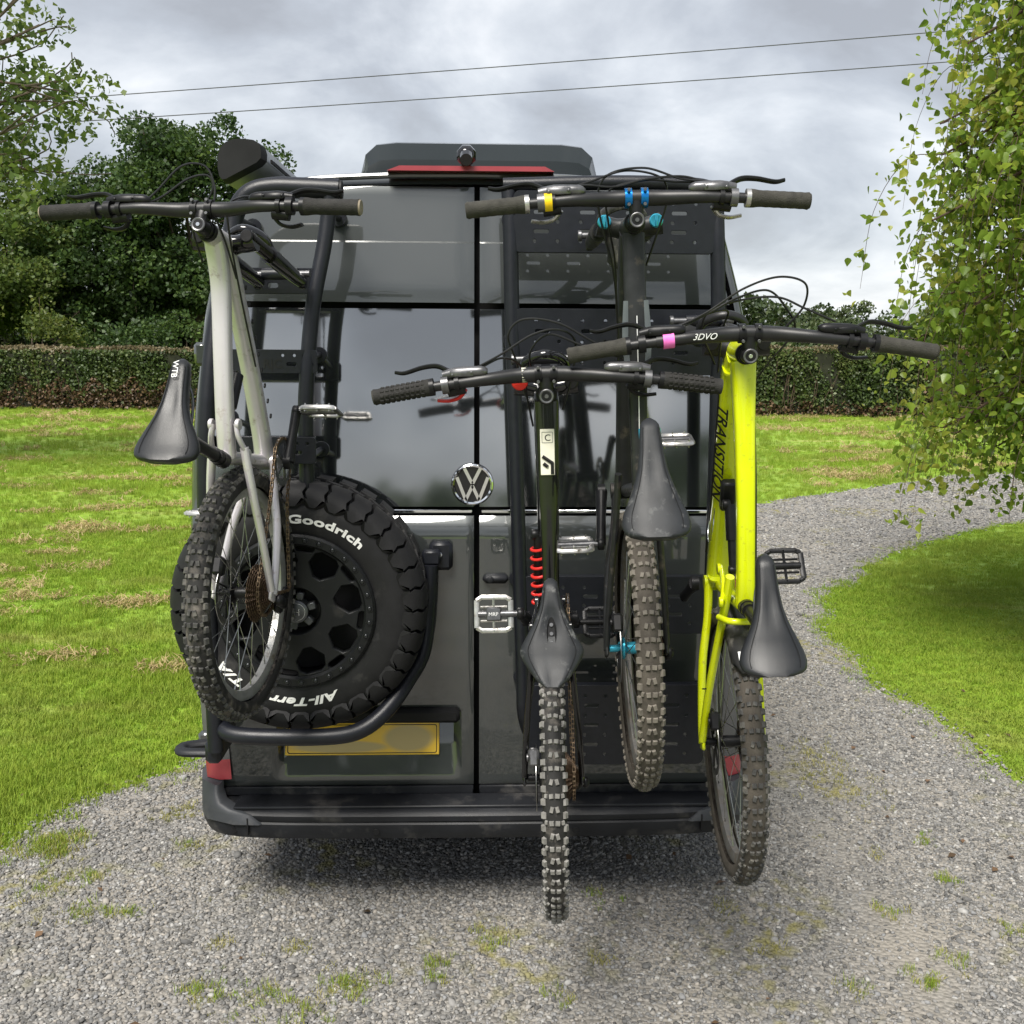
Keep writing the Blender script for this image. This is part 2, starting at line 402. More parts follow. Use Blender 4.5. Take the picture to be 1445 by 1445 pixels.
class MB:
    """Collects shapes and links them as one mesh object."""
    def __init__(s): s.v = []; s.f = []; s.n = 0; s.mi = []
    def add(s, v, f, mi=0):
        v = np.asarray(v, float).reshape(-1, 3)
        s.v.append(v); s.f += [tuple(i+s.n for i in q) for q in f]; s.mi += [mi]*len(f); s.n += len(v); return s
    def tube(s, pts, r, seg=10, cap=True, ry=None, ref=None, mi=0, n=0, power=2.0):
        P = smooth_path(pts, n) if n else np.array(pts, float)
        m = len(P)
        R = np.interp(np.linspace(0, 1, m), np.linspace(0, 1, len(np.atleast_1d(r))), np.atleast_1d(r)) if np.ndim(r) else np.full(m, r)
        if ry is None: RY = R
        else: RY = np.interp(np.linspace(0, 1, m), np.linspace(0, 1, len(np.atleast_1d(ry))), np.atleast_1d(ry)) if np.ndim(ry) else np.full(m, ry)
        T = np.gradient(P, axis=0); T /= np.linalg.norm(T, axis=1)[:, None]+1e-12
        u = np.asarray(ref, float) if ref is not None else (A(0, 0, 1) if abs(T[0][2]) < .9 else A(1, 0, 0))
        V = []; ang = np.linspace(0, 2*math.pi, seg, endpoint=False)
        for i in range(m):
            u = u-T[i]*(u@T[i]); u = unit(u); w = np.cross(T[i], u)
            c, sn = np.cos(ang), np.sin(ang)
            if power != 2.0:
                c = np.sign(c)*np.abs(c)**(2/power); sn = np.sign(sn)*np.abs(sn)**(2/power)
            V.append(P[i]+np.outer(c*R[i], u)+np.outer(sn*RY[i], w))
        F = []
        for i in range(m-1):
            for j in range(seg):
                k = (j+1) % seg; F.append((i*seg+j, i*seg+k, (i+1)*seg+k, (i+1)*seg+j))
        if cap: F.append(tuple(range(seg-1, -1, -1))); F.append(tuple((m-1)*seg+j for j in range(seg)))
        return s.add(np.concatenate(V), F, mi)
    def lathe(s, prof, o, ax, seg=48, closed=False, mi=0):
        """prof: (radius, height along axis) pairs revolved about axis ax through o."""
        ax = unit(ax); u = unit(np.cross(ax, A(0, 0, 1) if abs(ax[2]) < .9 else A(1, 0, 0))); w = np.cross(ax, u)
        an = np.linspace(0, 2*math.pi, seg, endpoint=False); V = []
        for r, h in prof: V.append(np.asarray(o)+ax*h+np.outer(np.cos(an)*r, u)+np.outer(np.sin(an)*r, w))
        m = len(prof); F = []
        for i in range(m-1 if not closed else m):
            i2 = (i+1) % m
            for j in range(seg):
                k = (j+1) % seg; F.append((i*seg+j, i*seg+k, i2*seg+k, i2*seg+j))
        return s.add(np.concatenate(V), F, mi)
    def disc(s, c, ax, r, h, seg=20, mi=0, bevel=.15):
        b = min(r, h)*bevel
        return s.lathe([(0.0001, 0), (r-b, 0), (r, b), (r, h-b), (r-b, h), (.0001, h)], c, ax, seg, mi=mi)
    def box(s, c, size, R=None, bevel=.0, mi=0):
        hx, hy, hz = [q/2 for q in size]; R = np.eye(3) if R is None else np.asarray(R)
        if bevel <= 0:
            v = np.array([[x, y, z] for x in (-hx, hx) for y in (-hy, hy) for z in (-hz, hz)])
            f = [(0, 1, 3, 2), (4, 6, 7, 5), (0, 4, 5, 1), (2, 3, 7, 6), (0, 2, 6, 4), (1, 5, 7, 3)]
        else:
            b = min(bevel, hx*.95, hy*.95, hz*.95)
            # chamfered box: 24 vertices
            v = []; idx = {}
            for sx in (-1, 1):
                for sy in (-1, 1):
                    for sz in (-1, 1):
                        for k in range(3):
                            p = [sx*(hx-b), sy*(hy-b), sz*(hz-b)]; p[k] += (sx, sy, sz)[k]*b
                            idx[(sx, sy, sz, k)] = len(v); v.append(p)
            f = []
            for k in range(3):
                a, c2 = [(1, 2), (2, 0), (0, 1)][k]
                for sg in (-1, 1):
                    q = []
                    for (da, dc) in ((-1, -1), (1, -1), (1, 1), (-1, 1)):
                        t = [0, 0, 0]; t[k] = sg; t[a] = da; t[c2] = dc; q.append(idx[(*t, k)])
                    f.append(tuple(q if sg > 0 else q[::-1]))
            for k in range(3):
                a, c2 = [(1, 2), (2, 0), (0, 1)][k]
                for sa in (-1, 1):
                    for sc in (-1, 1):
                        q = []
                        for sk in (-1, 1):
                            t = [0, 0, 0]; t[k] = sk; t[a] = sa; t[c2] = sc
                            q.append((idx[(*t, a)], idx[(*t, c2)]))
                        ff = (q[0][0], q[1][0], q[1][1], q[0][1])
                        f.append(ff if sa*sc < 0 else ff[::-1])
            for sx in (-1, 1):
                for sy in (-1, 1):
                    for sz in (-1, 1):
                        t = tuple(idx[(sx, sy, sz, k)] for k in range(3))
                        f.append(t if sx*sy*sz > 0 else t[::-1])
            v = np.array(v)
        return s.add(v@R.T+np.asarray(c, float), f, mi)
    def build(s, name, m, parent=None, smooth=True, angle=40, xf=None):
        me = bpy.data.meshes.new(name)
        v = np.concatenate(s.v) if s.v else np.zeros((0, 3))
        if xf is not None: v = v@np.asarray(xf[0]).T+np.asarray(xf[1])
        me.from_pydata(v.tolist(), [], s.f)
        for k in ([m] if isinstance(m, str) else m): me.materials.append(MATS[k])
        if any(s.mi): me.polygons.foreach_set('material_index', s.mi)
        if smooth:
            me.polygons.foreach_set('use_smooth', [True]*len(me.polygons))
            me.set_sharp_from_angle(angle=math.radians(angle))
        me.update()
        o = bpy.data.objects.new(name, me); COL.objects.link(o)
        if parent is not None: o.parent = parent
        return o

def from_mesh(name, me, m, parent=None):
    me.materials.clear(); me.materials.append(MATS[m])
    o = bpy.data.objects.new(name, me); COL.objects.link(o)
    if parent is not None: o.parent = parent
    return o
def fast_mesh(name, V, F, mats, parent=None, mi=None, link=True):
    """Large meshes straight from arrays; F is (n,k)."""
    me = bpy.data.meshes.new(name)
    V = np.asarray(V, np.float32); F = np.asarray(F, np.int32); nf, k = F.shape
    me.vertices.add(len(V)); me.vertices.foreach_set('co', V.ravel())
    me.loops.add(nf*k); me.loops.foreach_set('vertex_index', F.ravel())
    me.polygons.add(nf); me.polygons.foreach_set('loop_start', np.arange(nf, dtype=np.int32)*k)
    try: me.polygons.foreach_set('loop_total', np.full(nf, k, np.int32))
    except Exception: pass
    for q in ([mats] if isinstance(mats, str) else mats): me.materials.append(MATS[q])
    if mi is not None: me.polygons.foreach_set('material_index', np.asarray(mi, np.int32))
    me.update(calc_edges=True); me.validate()
    o = bpy.data.objects.new(name, me)
    if link: COL.objects.link(o)
    if parent is not None: o.parent = parent
    return o
def plate_mesh(name, outline, holes, thick, bevel=.0):
    """Flat plate in the local XZ plane (thickness along Y) with real openings."""
    cu = bpy.data.curves.new(name, 'CURVE'); cu.dimensions = '2D'; cu.fill_mode = 'BOTH'
    cu.extrude = max(thick/2-bevel, .0002); cu.bevel_depth = bevel; cu.bevel_resolution = 0; cu.offset = -bevel
    for lp in [outline]+list(holes):
        sp = cu.splines.new('POLY'); sp.points.add(len(lp)-1)
        for p, (x, z) in zip(sp.points, lp): p.co = (x, z, 0, 1)
        sp.use_cyclic_u = True
    o = bpy.data.objects.new(name, cu); me = bpy.data.meshes.new_from_object(o)
    v = np.zeros(len(me.vertices)*3); me.vertices.foreach_get('co', v); v = v.reshape(-1, 3)
    v = np.stack([v[:, 0], -v[:, 2], v[:, 1]], -1); me.vertices.foreach_set('co', v.ravel()); me.update()
    bpy.data.objects.remove(o); bpy.data.curves.remove(cu); me.name = name
    return me
def text_verts(body, size=1.0, extrude=.0, shear=0.0, offset=0.0, spacing=1.0):
    cu = bpy.data.curves.new('t', 'FONT'); cu.body = body; cu.size = size; cu.extrude = extrude; cu.shear = shear
    cu.offset = offset; cu.space_character = spacing; cu.resolution_u = 4
    o = bpy.data.objects.new('t', cu); me = bpy.data.meshes.new_from_object(o)
    v = np.zeros(len(me.vertices)*3); me.vertices.foreach_get('co', v); v = v.reshape(-1, 3)
    f = [tuple(p.vertices) for p in me.polygons]
    bpy.data.objects.remove(o); bpy.data.curves.remove(cu); bpy.data.meshes.remove(me)
    return v, f
def rrect(x0, x1, z0, z1, r, k=4):
    pts = []
    for cx, cz, a0 in ((x1-r, z1-r, 0), (x0+r, z1-r, 90), (x0+r, z0+r, 180), (x1-r, z0+r, 270)):
        for i in range(k+1):
            a = math.radians(a0+90*i/k); pts.append((cx+r*math.cos(a), cz+r*math.sin(a)))
    return pts
def circ(cx, cz, r, k=10): return [(cx+r*math.cos(2*math.pi*i/k), cz+r*math.sin(2*math.pi*i/k)) for i in range(k)]

def empty(name, loc=(0, 0, 0), R=None):
    o = bpy.data.objects.new(name, None); COL.objects.link(o); o.empty_display_size = .1
    if R is None: o.location = loc
    else:
        M = Matrix([[R[i][0], R[i][1], R[i][2], loc[i]] for i in range(3)]+[[0, 0, 0, 1]]); o.matrix_world = M
    return o
def tag(o, label=None, cat=None, group=None, kind=None):
    if label: o['label'] = label
    if cat: o['category'] = cat
    if group: o['group'] = group
    if kind: o['kind'] = kind
    return o
def copy_obj(o, parent, name=None):
    c = o.copy(); COL.objects.link(c); c.parent = parent
    return c

# ------------------------------------------------------------------ ground
GRAVEL = [(-2.4, -14), (-2.15, -1.2), (-1.93, .15), (-1.74, .55), (-1.64, .80), (-1.47, 1.05), (-1.31, 1.22), (-1.18, 2.0),
          (-1.1, 4.0), (-.9, 6.8), (1.0, 8.0), (3.4, 8.92), (5.0, 10.13), (6.93, 11.62), (7.9, 12.0), (12, 13.2), (24, 15.5),
          (24, 11.8), (12, 9.6), (7.6, 8.55), (6.11, 7.79), (4.84, 6.86), (3.66, 5.73), (2.77, 4.42), (2.43, 3.61), (2.29, 2.65),
          (2.36, 1.92), (2.49, 1.0), (2.8, -1.0), (3.2, -14)]
def densify(poly, step=.22, jit=.075):
    out = []
    for i in range(len(poly)):
        a, b = A(*poly[i]), A(*poly[(i+1) % len(poly)]); L = np.linalg.norm(b-a); k = max(1, int(L/step))
        nn = unit(A(-(b-a)[1], (b-a)[0]))
        for t in range(k):
            out.append(a+(b-a)*t/k+nn*random.uniform(-jit, jit))
    return np.array(out)
GPOLY = densify(GRAVEL)
def in_poly(P, poly):
    x, y = P[:, 0], P[:, 1]; ins = np.zeros(len(P), bool); n = len(poly); j = n-1
    for i in range(n):
        xi, yi = poly[i]; xj, yj = poly[j]
        c = ((yi > y) != (yj > y)) & (x < (xj-xi)*(y-yi)/((yj-yi) if yj != yi else 1e-9)+xi)
        ins ^= c; j = i
    return ins
lawn = fast_mesh('lawn', [(-900, -900, 0), (900, -900, 0), (900, 900, 0), (-900, 900, 0)], [(0, 1, 2, 3)], 'lawn_ground')
tag(lawn, kind='structure')
_gm = plate_mesh('gravel_drive', [tuple(p) for p in GPOLY], [], .001)
_gv = np.zeros(len(_gm.vertices)*3); _gm.vertices.foreach_get('co', _gv); _gv = _gv.reshape(-1, 3)
_gv = np.stack([_gv[:, 0], _gv[:, 2], _gv[:, 1]*0+np.where(_gv[:, 1] < 0, .006, .003)], -1)
_gm.vertices.foreach_set('co', _gv.ravel()); _gm.update()
gravel_drive = from_mesh('gravel_drive', _gm, 'gravel_ground')
tag(gravel_drive, kind='structure')

# ------------------------------------------------------------------ van
VAN = empty('camper_van', (0, 1.2, 0))
tag(VAN, 'dark grey high roof camper van seen from its rear doors on the gravel', 'van')
VO = A(0, -1.2, 0)     # everything below is in world metres; the van empty sits at its rear axle
def vbuild(mb, name, m, parent=None, **k):
    o = mb.build(name, m, parent or VAN, xf=(np.eye(3), VO if parent is None else A(0, 0, 0)), **k); return o
ZW = [.25, .47, .60, .88, 1.19, 1.345, 1.385, 1.41, 2.05, 2.45, 2.6]
YW = [.03, .012, .0, -.018, -.012, -.008, .012, .014, .072, .130, .158]
def y_rear(z): return np.interp(z, ZW, YW)
PROF = [(.86, .34), (.915, .42), (.928, .8), (.934, 1.2), (.936, 1.40), (.926, 1.65), (.878, 2.05), (.805, 2.33), (.772, 2.395), (.705, 2.432), (.5, 2.462), (.25, 2.475), (0, 2.478)]
_pz = [p[1] for p in PROF[:9]]; _px = [p[0] for p in PROF[:9]]
def half_w(z): return np.interp(z, _pz, _px)
def roof_z(x): return np.interp(abs(x), [0, .25, .5, .705, .772], [2.478, 2.475, 2.462, 2.432, 2.395])

def van_body():
    half = [(x, z) for x, z in PROF]
    dense = []
    for i in range(len(half)-1):
        for t in np.linspace(0, 1, 5, endpoint=False):
            dense.append((half[i][0]*(1-t)+half[i+1][0]*t, half[i][1]*(1-t)+half[i+1][1]*t))
    dense.append(half[-1])
    H = np.array(dense); H2 = H.copy()
    for _ in range(2): H2[1:-1] = .25*H2[:-2]+.5*H2[1:-1]+.25*H2[2:]
    ring = np.vstack([H2*[-1, 1], (H2[:-1])[::-1]])
    st = [(-.004, .034, 1), (.006, .016, 1), (.028, .004, 1), (.08, 0, 1), (.3, 0, .8), (1.0, 0, .3), (4.2, 0, 0), (4.7, .04, 0), (5.3, .16, 0), (5.75, .30, 0)]
    V = []; F = []
    for k, (y, ins, lean) in enumerate(st):
        for x, z in ring:
            cx = x*(1-ins/.93) if abs(x) > .01 else x
            cz = z
            if ins:
                cz = 1.4+(z-1.4)*(1-ins/(1.1 if k < 4 else 1.0))
                if k > 6: cz = .34+(z-.34)*(1-[0, 0, 0, 0, 0, 0, 0, .10, .32, .55][k])
            V.append((cx, y+lean*y_rear(z), cz))
    n = len(ring)
    for k in range(len(st)-1):
        for j in range(n-1): F.append((k*n+j, k*n+j+1, (k+1)*n+j+1, (k+1)*n+j))
    F.append(tuple((len(st)-1)*n+j for j in range(n)))
    b = MB().add(V, F); vbuild(b, 'body_shell', 'van_paint', angle=50)
    # dark sheet added behind the doors, standing in for shade in the gaps
    W = []; zs = np.linspace(.36, 2.46, 30)
    for z in zs:
        hw = half_w(min(z, 2.395))-.04 if z < 2.395 else .70
        zz = min(z, 2.44)
        for x in (-hw, 0, hw): W.append((x, y_rear(zz)+.085, zz))
    G = [(i*3+j, i*3+j+1, i*3+j+4, i*3+j+3) for i in range(29) for j in range(2)]
    vbuild(MB().add(W, G), 'gap_backing', 'gap_black', smooth=False)
    vbuild(MB().box((0, 2.75, .345), (1.7, 5.4, .05)), 'underbody', 'gap_black', smooth=False)
    # side rubbing strips
    for s in (-1, 1):
        vbuild(MB().box((s*.944, 2.3, .78), (.022, 3.9, .10), bevel=.008), 'side_moulding', 'van_plastic')
    # roof gutter lip over the doors
    xs = np.linspace(-.74, .74, 24)
    vbuild(MB().tube([(x, y_rear(2.44)-.008, roof_z(x)-.006) for x in xs], .010, 8), 'roof_lip', 'van_paint')
van_body()

def panel(name, s, zs, xin, xout, yfun, thick, m, parent, nx=24, ztop=None):
    """Curved sheet on the rear of the van, s = -1 left or +1 right, with a rolled edge."""
    V = []; nz = len(zs)
    for z in zs:
        a, b = xin, xout(z)
        for i in range(nx):
            t = i/(nx-1); x = s*(a+(b-a)*t); zz = z
            if ztop is not None: zz = min(z, ztop(x))
            V.append((x, yfun(x, zz), zz))
    V = np.array(V); front = V.copy(); n = nz*nx
    # rolled edge ring: border vertices pushed back
    back = V.copy(); back[:, 1] += thick
    F = []
    for k in range(nz-1):
        for i in range(nx-1):
            q = (k*nx+i, k*nx+i+1, (k+1)*nx+i+1, (k+1)*nx+i); F.append(q if s > 0 else q[::-1])
    border = [i for i in range(nx)]+[k*nx+nx-1 for k in range(1, nz)]+[(nz-1)*nx+i for i in range(nx-2, -1, -1)]+[k*nx for k in range(nz-2, 0, -1)]
    cx, cz = V[:, 0].mean(), V[:, 2].mean()
    for idx in border:
        d = A(np.sign(V[idx, 0]-cx), 0, np.sign(V[idx, 2]-cz))
        front[idx, 1] += .004
    Vall = np.vstack([front, back[border]+0])
    m2 = len(border)
    for j in range(m2):
        a, b = border[j], border[(j+1) % m2]; q = (b, a, n+j, n+(j+1) % m2); F.append(q if s > 0 else q[::-1])
    mb = MB().add(Vall, F)
    return vbuild(mb, name, m, parent, angle=35)

REC = (-.660, -.052, .478, .700)
def y_door_low(x, z):
    y = y_rear(z)-.014
    if x < 0:
        # number plate recess pressed into the left door
        def sst(a, b, v):
            t = min(1, max(0, (v-a)/(b-a))); return t*t*(3-2*t)
        fl = (REC[3]-z)*.10
        k = sst(REC[0]-fl*.8, REC[0]-fl*.8+.022, x)*(1-sst(REC[1]+fl*.25-.022, REC[1]+fl*.25, x))*(1-sst(REC[3]+.016, REC[3]+.03, z))
        y += .070*k*min(1, max(0, (z-REC[2])/(REC[3]-REC[2])))
    return y
def y_flat(x, z): return y_rear(z)-.014
DOORS = {}
for s in (-1, 1):
    zl = np.unique(np.concatenate([np.linspace(.455, .80, 36), np.linspace(.80, 1.345, 16), [1.365, 1.385]]))
    d = panel('rear_door', s, zl, .009, lambda z: half_w(z)-.050, y_door_low, .02, 'van_paint', None, nx=64 if s < 0 else 20)
    DOORS[s] = d
    panel('upper_panel', s, np.concatenate([np.linspace(2.068, 2.25, 6), [2.256, 2.262], np.linspace(2.27, 2.435, 10)]), .009,
          lambda z: half_w(min(z, 2.37))-.055, lambda x, z: y_rear(z)-.014+(.010 if z > 2.259 else 0), .02, 'van_paint', d, ztop=lambda x: roof_z(x)-.035)
    for ch in d.children: ch.location = VO
    # bonded window with rounded corners
    gl = []
    z0, z1 = 1.415, 2.048; xi = .009; xo = lambda z: half_w(z)-.075
    zz = np.linspace(z0, z1, 24); rr = .07
    V = []; nx = 14
    for z in zz:
        b = xo(z)
        for c in (z0, z1):
            dz = abs(z-c)
            if dz < rr: b = b-rr+math.sqrt(max(0, rr*rr-(rr-dz)**2))
        for i in range(nx):
            t = i/(nx-1); x = xi+(b-xi)*t; V.append((s*x, y_rear(z)-.017, z))
    F = []
    for k in range(len(zz)-1):
        for i in range(nx-1):
            q = (k*nx+i, k*nx+i+1, (k+1)*nx+i+1, (k+1)*nx+i); F.append(q if s > 0 else q[::-1])
    g = vbuild(MB().add(V, F), 'window', 'van_glass', d, smooth=False); g.location = VO
    so = g.modifiers.new('thickness', 'SOLIDIFY'); so.thickness = .006; so.offset = -1 if s > 0 else -1
    # painted pillar outside the glass
    V = []; F = []
    for z in zz:
        V += [(s*(xo(z)-.08), y_rear(z)-.006, z), (s*(xo(z)+.022), y_rear(z)-.006, z), (s*(xo(z)+.027), y_rear(z)+.02, z)]
    for k in range(len(zz)-1):
        for i in range(2):
            q = (k*3+i, k*3+i+1, k*3+i+4, k*3+i+3); F.append(q if s > 0 else q[::-1])
    p = vbuild(MB().add(V, F), 'window_pillar', 'van_paint', d, smooth=False); p.location = VO
    # bright waist strip
    t = vbuild(MB().box((s*.445, y_rear(1.40)-.014, 1.400), (.862, .010, .013), bevel=.003), 'waist_strip', 'chrome', d); t.location = VO
    # dark sill at the foot of the door
    t = vbuild(MB().box((s*.435, y_rear(.44)-.012, .437), (.85, .012, .030), bevel=.003), 'door_sill', 'van_plastic', d); t.location = VO
# right door lower strip below the plate line
LD, RD = DOORS[-1], DOORS[1]
def onto(o): o.location = VO; return o
# number plate, its trim handle
pl = MB().box((0, 0, 0), (.520, .006, .111), bevel=.002)
np_ = pl.build('number_plate', 'number_plate', LD); np_.location = Vector((-.386, y_rear(.6)+.0205, .615))+Vector(VO); np_.rotation_euler = (-math.atan2(.070, .222), 0, 0)
fr = plate_mesh('plate_border', rrect(-.252, .252, -.048, .048, .008), [rrect(-.2495, .2495, -.0455, .0455, .007)], .001)
fo = from_mesh('plate_border', fr, 'black_print', LD); fo.location = Vector((-.386, y_rear(.6)+.0165, .6138))+Vector(VO); fo.rotation_euler = np_.rotation_euler
onto(vbuild(MB().box((-.36, -.030, .716), (.61, .040, .050), bevel=.012), 'grab_handle', 'gap_black', LD))
onto(vbuild(MB().box((.062, -.035, 1.183), (.085, .03, .032), bevel=.012).disc((.045, -.048, 1.183), (0, -1, 0), .011, .01), 'door_handle', 'van_plastic', RD, angle=50))
# emblem: black dish, bright ring and letters
EB = (-.014, y_rear(1.49)-.017, 1.489)
def emblem():
    b = MB().disc(EB, (0, -1, 0), .069, .010, 40); dish = onto(vbuild(b, 'badge', 'gloss_black', LD))
    # sub-pieces stay at the same level as the badge: door > badge parts
    o, c = A(*EB), A(0, -.010, 0)
    ring = MB().lathe([(.056, 0), (.058, .006), (.063, .008), (.067, .005), (.068, 0)], o+c, (0, -1, 0), 48)
    onto(vbuild(ring, 'badge_ring', 'chrome', LD))
    def bar(p, q, w=.0105):
        p, q = A(*p), A(*q); d = unit(q-p); nn = A(-d[1], d[0])*w/2
        f = [p-nn, q-nn, q+nn, p+nn]; V = []
        for y in (-.0165, -.010):
            for a in f: V.append((EB[0]+a[0], EB[1]+y, EB[2]+a[1]))
        return V, [(0, 1, 2, 3), (7, 6, 5, 4), (0, 4, 5, 1), (1, 5, 6, 2), (2, 6, 7, 3), (3, 7, 4, 0)]
    L = MB()
    for p, q in (((-.026, .053), (-.001, .004)), ((.026, .053), (.001, .004)), ((-.050, .024), (-.021, -.052)), ((.050, .024), (.021, -.052)), ((-.0215, -.050), (.0, -.004)), ((.0215, -.050), (.0, -.004))):
        L.add(*bar(p, q))
    onto(vbuild(L, 'badge_letters', 'chrome', LD, smooth=False))
emblem()
# hinges on the outer edge, side marker bump
for s, d in DOORS.items():
    for z in (.62, 1.0, 1.9):
        onto(vbuild(MB().box((s*(half_w(z)-.020), y_rear(z)-.012, z), (.05, .03, .075), bevel=.01), 'hinge', 'van_paint', d))

# tail lights
for s in (-1, 1):
    V = []; F = []
    zs = [.488, .56, .68, .9, 1.05, 1.18, 1.25]
    for z in zs:
        hw = half_w(z)
        for x, y in ((hw-.095, -.022), (hw-.055, -.026), (hw-.008, .0), (hw+.006, .05), (hw+.003, .11)): V.append((s*x, y+y_rear(z)*.5, z))
    for k in range(len(zs)-1):
        for i in range(4):
            q = (k*5+i, k*5+i+1, k*5+i+6, k*5+i+5); F.append(q if s > 0 else q[::-1])
    mi = [0]*4+[1]*12+[0]*8
    mb = MB(); mb.add(V, F); mb.mi = mi
    vbuild(mb, 'tail_light', ['red_lens', 'clear_lens'], angle=60)
# bumper with a step
def bumper():
    # plan outline points (x, y) of the rear edge, mirrored
    half = [(0, -.125), (.45, -.122), (.70, -.112), (.84, -.085), (.905, -.03), (.935, .06), (.938, .35)]
    pts = smooth_path([A(x, y, 0) for x, y in half], 5)
    pl = np.vstack([pts[::-1]*[-1, 1, 1], pts[1:]])
    lev = [(.305, -.045), (.318, -.012), (.345, .0), (.372, .002), (.378, -.004), (.384, .002), (.402, .004), (.412, -.004), (.418, -.02), (.420, -.11)]
    V = []
    for z, off in lev:
        for x, y, _ in pl:
            nrm = unit(A(x*.35, y-.5 if abs(x) < .9 else -.05, 0)) if abs(x) < .9 else A(np.sign(x), 0, 0)
            V.append((x+nrm[0]*off*(1 if abs(x) > .8 else .2), y+nrm[1]*off, z-.012*(abs(x) > .8)*0))
    n = len(pl); F = [(k*n+j, k*n+j+1, (k+1)*n+j+1, (k+1)*n+j) for k in range(len(lev)-1) for j in range(n-1)]
    F.append(tuple(range(n-1, -1, -1)))
    bo = vbuild(MB().add(V, F), 'bumper', 'van_plastic', angle=38)
    vbuild(MB().box((0, -.055, .4225), (1.60, .095, .010), bevel=.003), 'step_tread', 'van_plastic')
    for s in (-1, 1):
        # grey corner rising to the lamp, sweeping inwards at its foot
        V = []; F = []
        lv = [(.372, .70, -.120), (.405, .735, -.118), (.422, .80, -.108), (.438, .832, -.094), (.462, .846, -.074), (.484, .850, -.056)]
        for z, xi, yb in lv:
            row = [(xi, yb+.045), (xi+.006, yb+.006), (xi+.016, yb), ((xi+.90)/2, yb+.006), (.895, yb*.60+.004), (.925, yb*.2+.01), (.943, .07), (.945, .34)]
            for x, y in row: V.append((s*x, y, z))
        for k in range(len(lv)-1):
            for i in range(7):
                q = (k*8+i, k*8+i+1, (k+1)*8+i+1, (k+1)*8+i); F.append(q if s > 0 else q[::-1])
        q = tuple((len(lv)-1)*8+i for i in range(8)); F.append(q if s > 0 else q[::-1])
        vbuild(MB().add(V, F), 'bumper_corner', 'bumper_grey', angle=50)
        vbuild(MB().box((s*.752, -.110, .366), (.004, .02, .060)), 'bumper_joint', 'gap_black')
    for x in (-.80, -.33, .33, .80):
        vbuild(MB().disc((x, -.121 if abs(x) < .5 else -.093, .347), (0, -1, 0), .011, .006, 16), 'parking_sensor', 'gap_black')
bumper()
# high level brake lamp, camera
V = []
for y in (.075, .16):
    for x, z in ((-.285, 2.476), (.245, 2.478), (.215, 2.493), (-.245, 2.491)): V.append((x, y, z))
vbuild(MB().add(V, [(0, 1, 2, 3), (7, 6, 5, 4), (0, 4, 5, 1), (1, 5, 6, 2), (2, 6, 7, 3), (3, 7, 4, 0)]), 'high_brake_light', 'red_lens', smooth=False)
vbuild(MB().box((-.034, .085, 2.525), (.060, .07, .062), rotm((1, 0, 0), .25), .018).tube([(-.034, .05, 2.517), (-.034, .022, 2.502)], [.021, .019], 16), 'rear_camera', 'gloss_black', angle=50)
# wheels under the van
for x in (-.80, .80):
    for y in (1.2, 4.7):
        w = MB().lathe([(.20, -.10), (.24, -.115), (.33, -.10), (.355, -.06), (.355, .06), (.33, .10), (.24, .115), (.20, .10)], (x, y, .357), (1, 0, 0), 40)
        wo = vbuild(w, 'wheel', 'tyre_rubber')
        r = MB().lathe([(.001, .03), (.08, .05), (.15, .03), (.19, .09), (.205, .10), (.205, -.10), (.001, -.02)], (x, y, .357), (np.sign(x), 0, 0), 32)
        vbuild(r, 'wheel_rim', 'wheel_black', wo).location = VO

# roof box behind the lamp
RB = empty('roof_box', (0, .9, 2.47)); tag(RB, 'dark grey rounded housing on the roof behind the red lamp', 'roof box')
V = []; F = []; ys = [(.42, .86, .0), (.44, .93, .10), (.50, .97, .165), (.62, 1.0, .19), (1.6, 1.0, .19), (1.8, .95, .12), (1.84, .9, 0)]
sec = [(-.435, 0), (-.432, .35), (-.415, .75), (-.375, .95), (-.30, 1.0), (.30, 1.0), (.375, .95), (.415, .75), (.432, .35), (.435, 0)]
for y, kx, h in ys:
    for x, t in sec: V.append((x*kx+.008, y-.9, .0+max(h, .005)*t+.0))
for k in range(len(ys)-1):
    for i in range(len(sec)-1): F.append((k*10+i, k*10+i+1, (k+1)*10+i+1, (k+1)*10+i))
F.append(tuple(range(9, -1, -1)))
MB().add(V, F).build('housing', 'roof_gloss', RB, angle=30)
MB().box((.008, .10, .010), (.90, 1.50, .022), bevel=.006).build('base_flange', 'van_plastic', RB)

# awning cassette along the left roof edge
AW = empty('awning', (-.74, 2.2, 2.50)); AW.scale = (.9, 1, .9); tag(AW, 'rolled awning in a long grey case along the left roof edge', 'awning')
aw_prof = [(-.090, -.020), (-.088, .020), (-.078, .048), (-.058, .068), (-.030, .078), (.010, .080), (.042, .076), (.062, .062), (.068, .038), (.066, .014), (.050, -.002), (-.062, -.060), (-.076, -.062), (-.085, -.050)]
def sweep_y(prof, y0, y1, s0=1, s1=1):
    n = len(prof); V = [(x*s0, y0, z*s0) for x, z in prof]+[(x*s1, y1, z*s1) for x, z in prof]
    F = [(i, (i+1) % n, n+(i+1) % n, n+i) for i in range(n)]+[tuple(range(n-1, -1, -1)), tuple(range(n, 2*n))]
    return V, F
MB().add(*sweep_y(aw_prof, -2.02, 1.9)).build('case', 'awning_case', AW, angle=35)
MB().add(*sweep_y(aw_prof, -2.10, -2.02, .97, 1.03)).build('end_cap', 'gap_black', AW, angle=35)
MB().add(*sweep_y(aw_prof, 1.9, 1.97, 1.03, .97)).build('end_cap', 'gap_black', AW, angle=35)
MB().box((.079, -.1, .02), (.006, 3.8, .012)).build('rail', 'gap_black', AW)
for y in (-1.6, 0, 1.6): MB().box((.06, y, -.06), (.10, .06, .05), bevel=.006).build('bracket', 'van_plastic', AW)

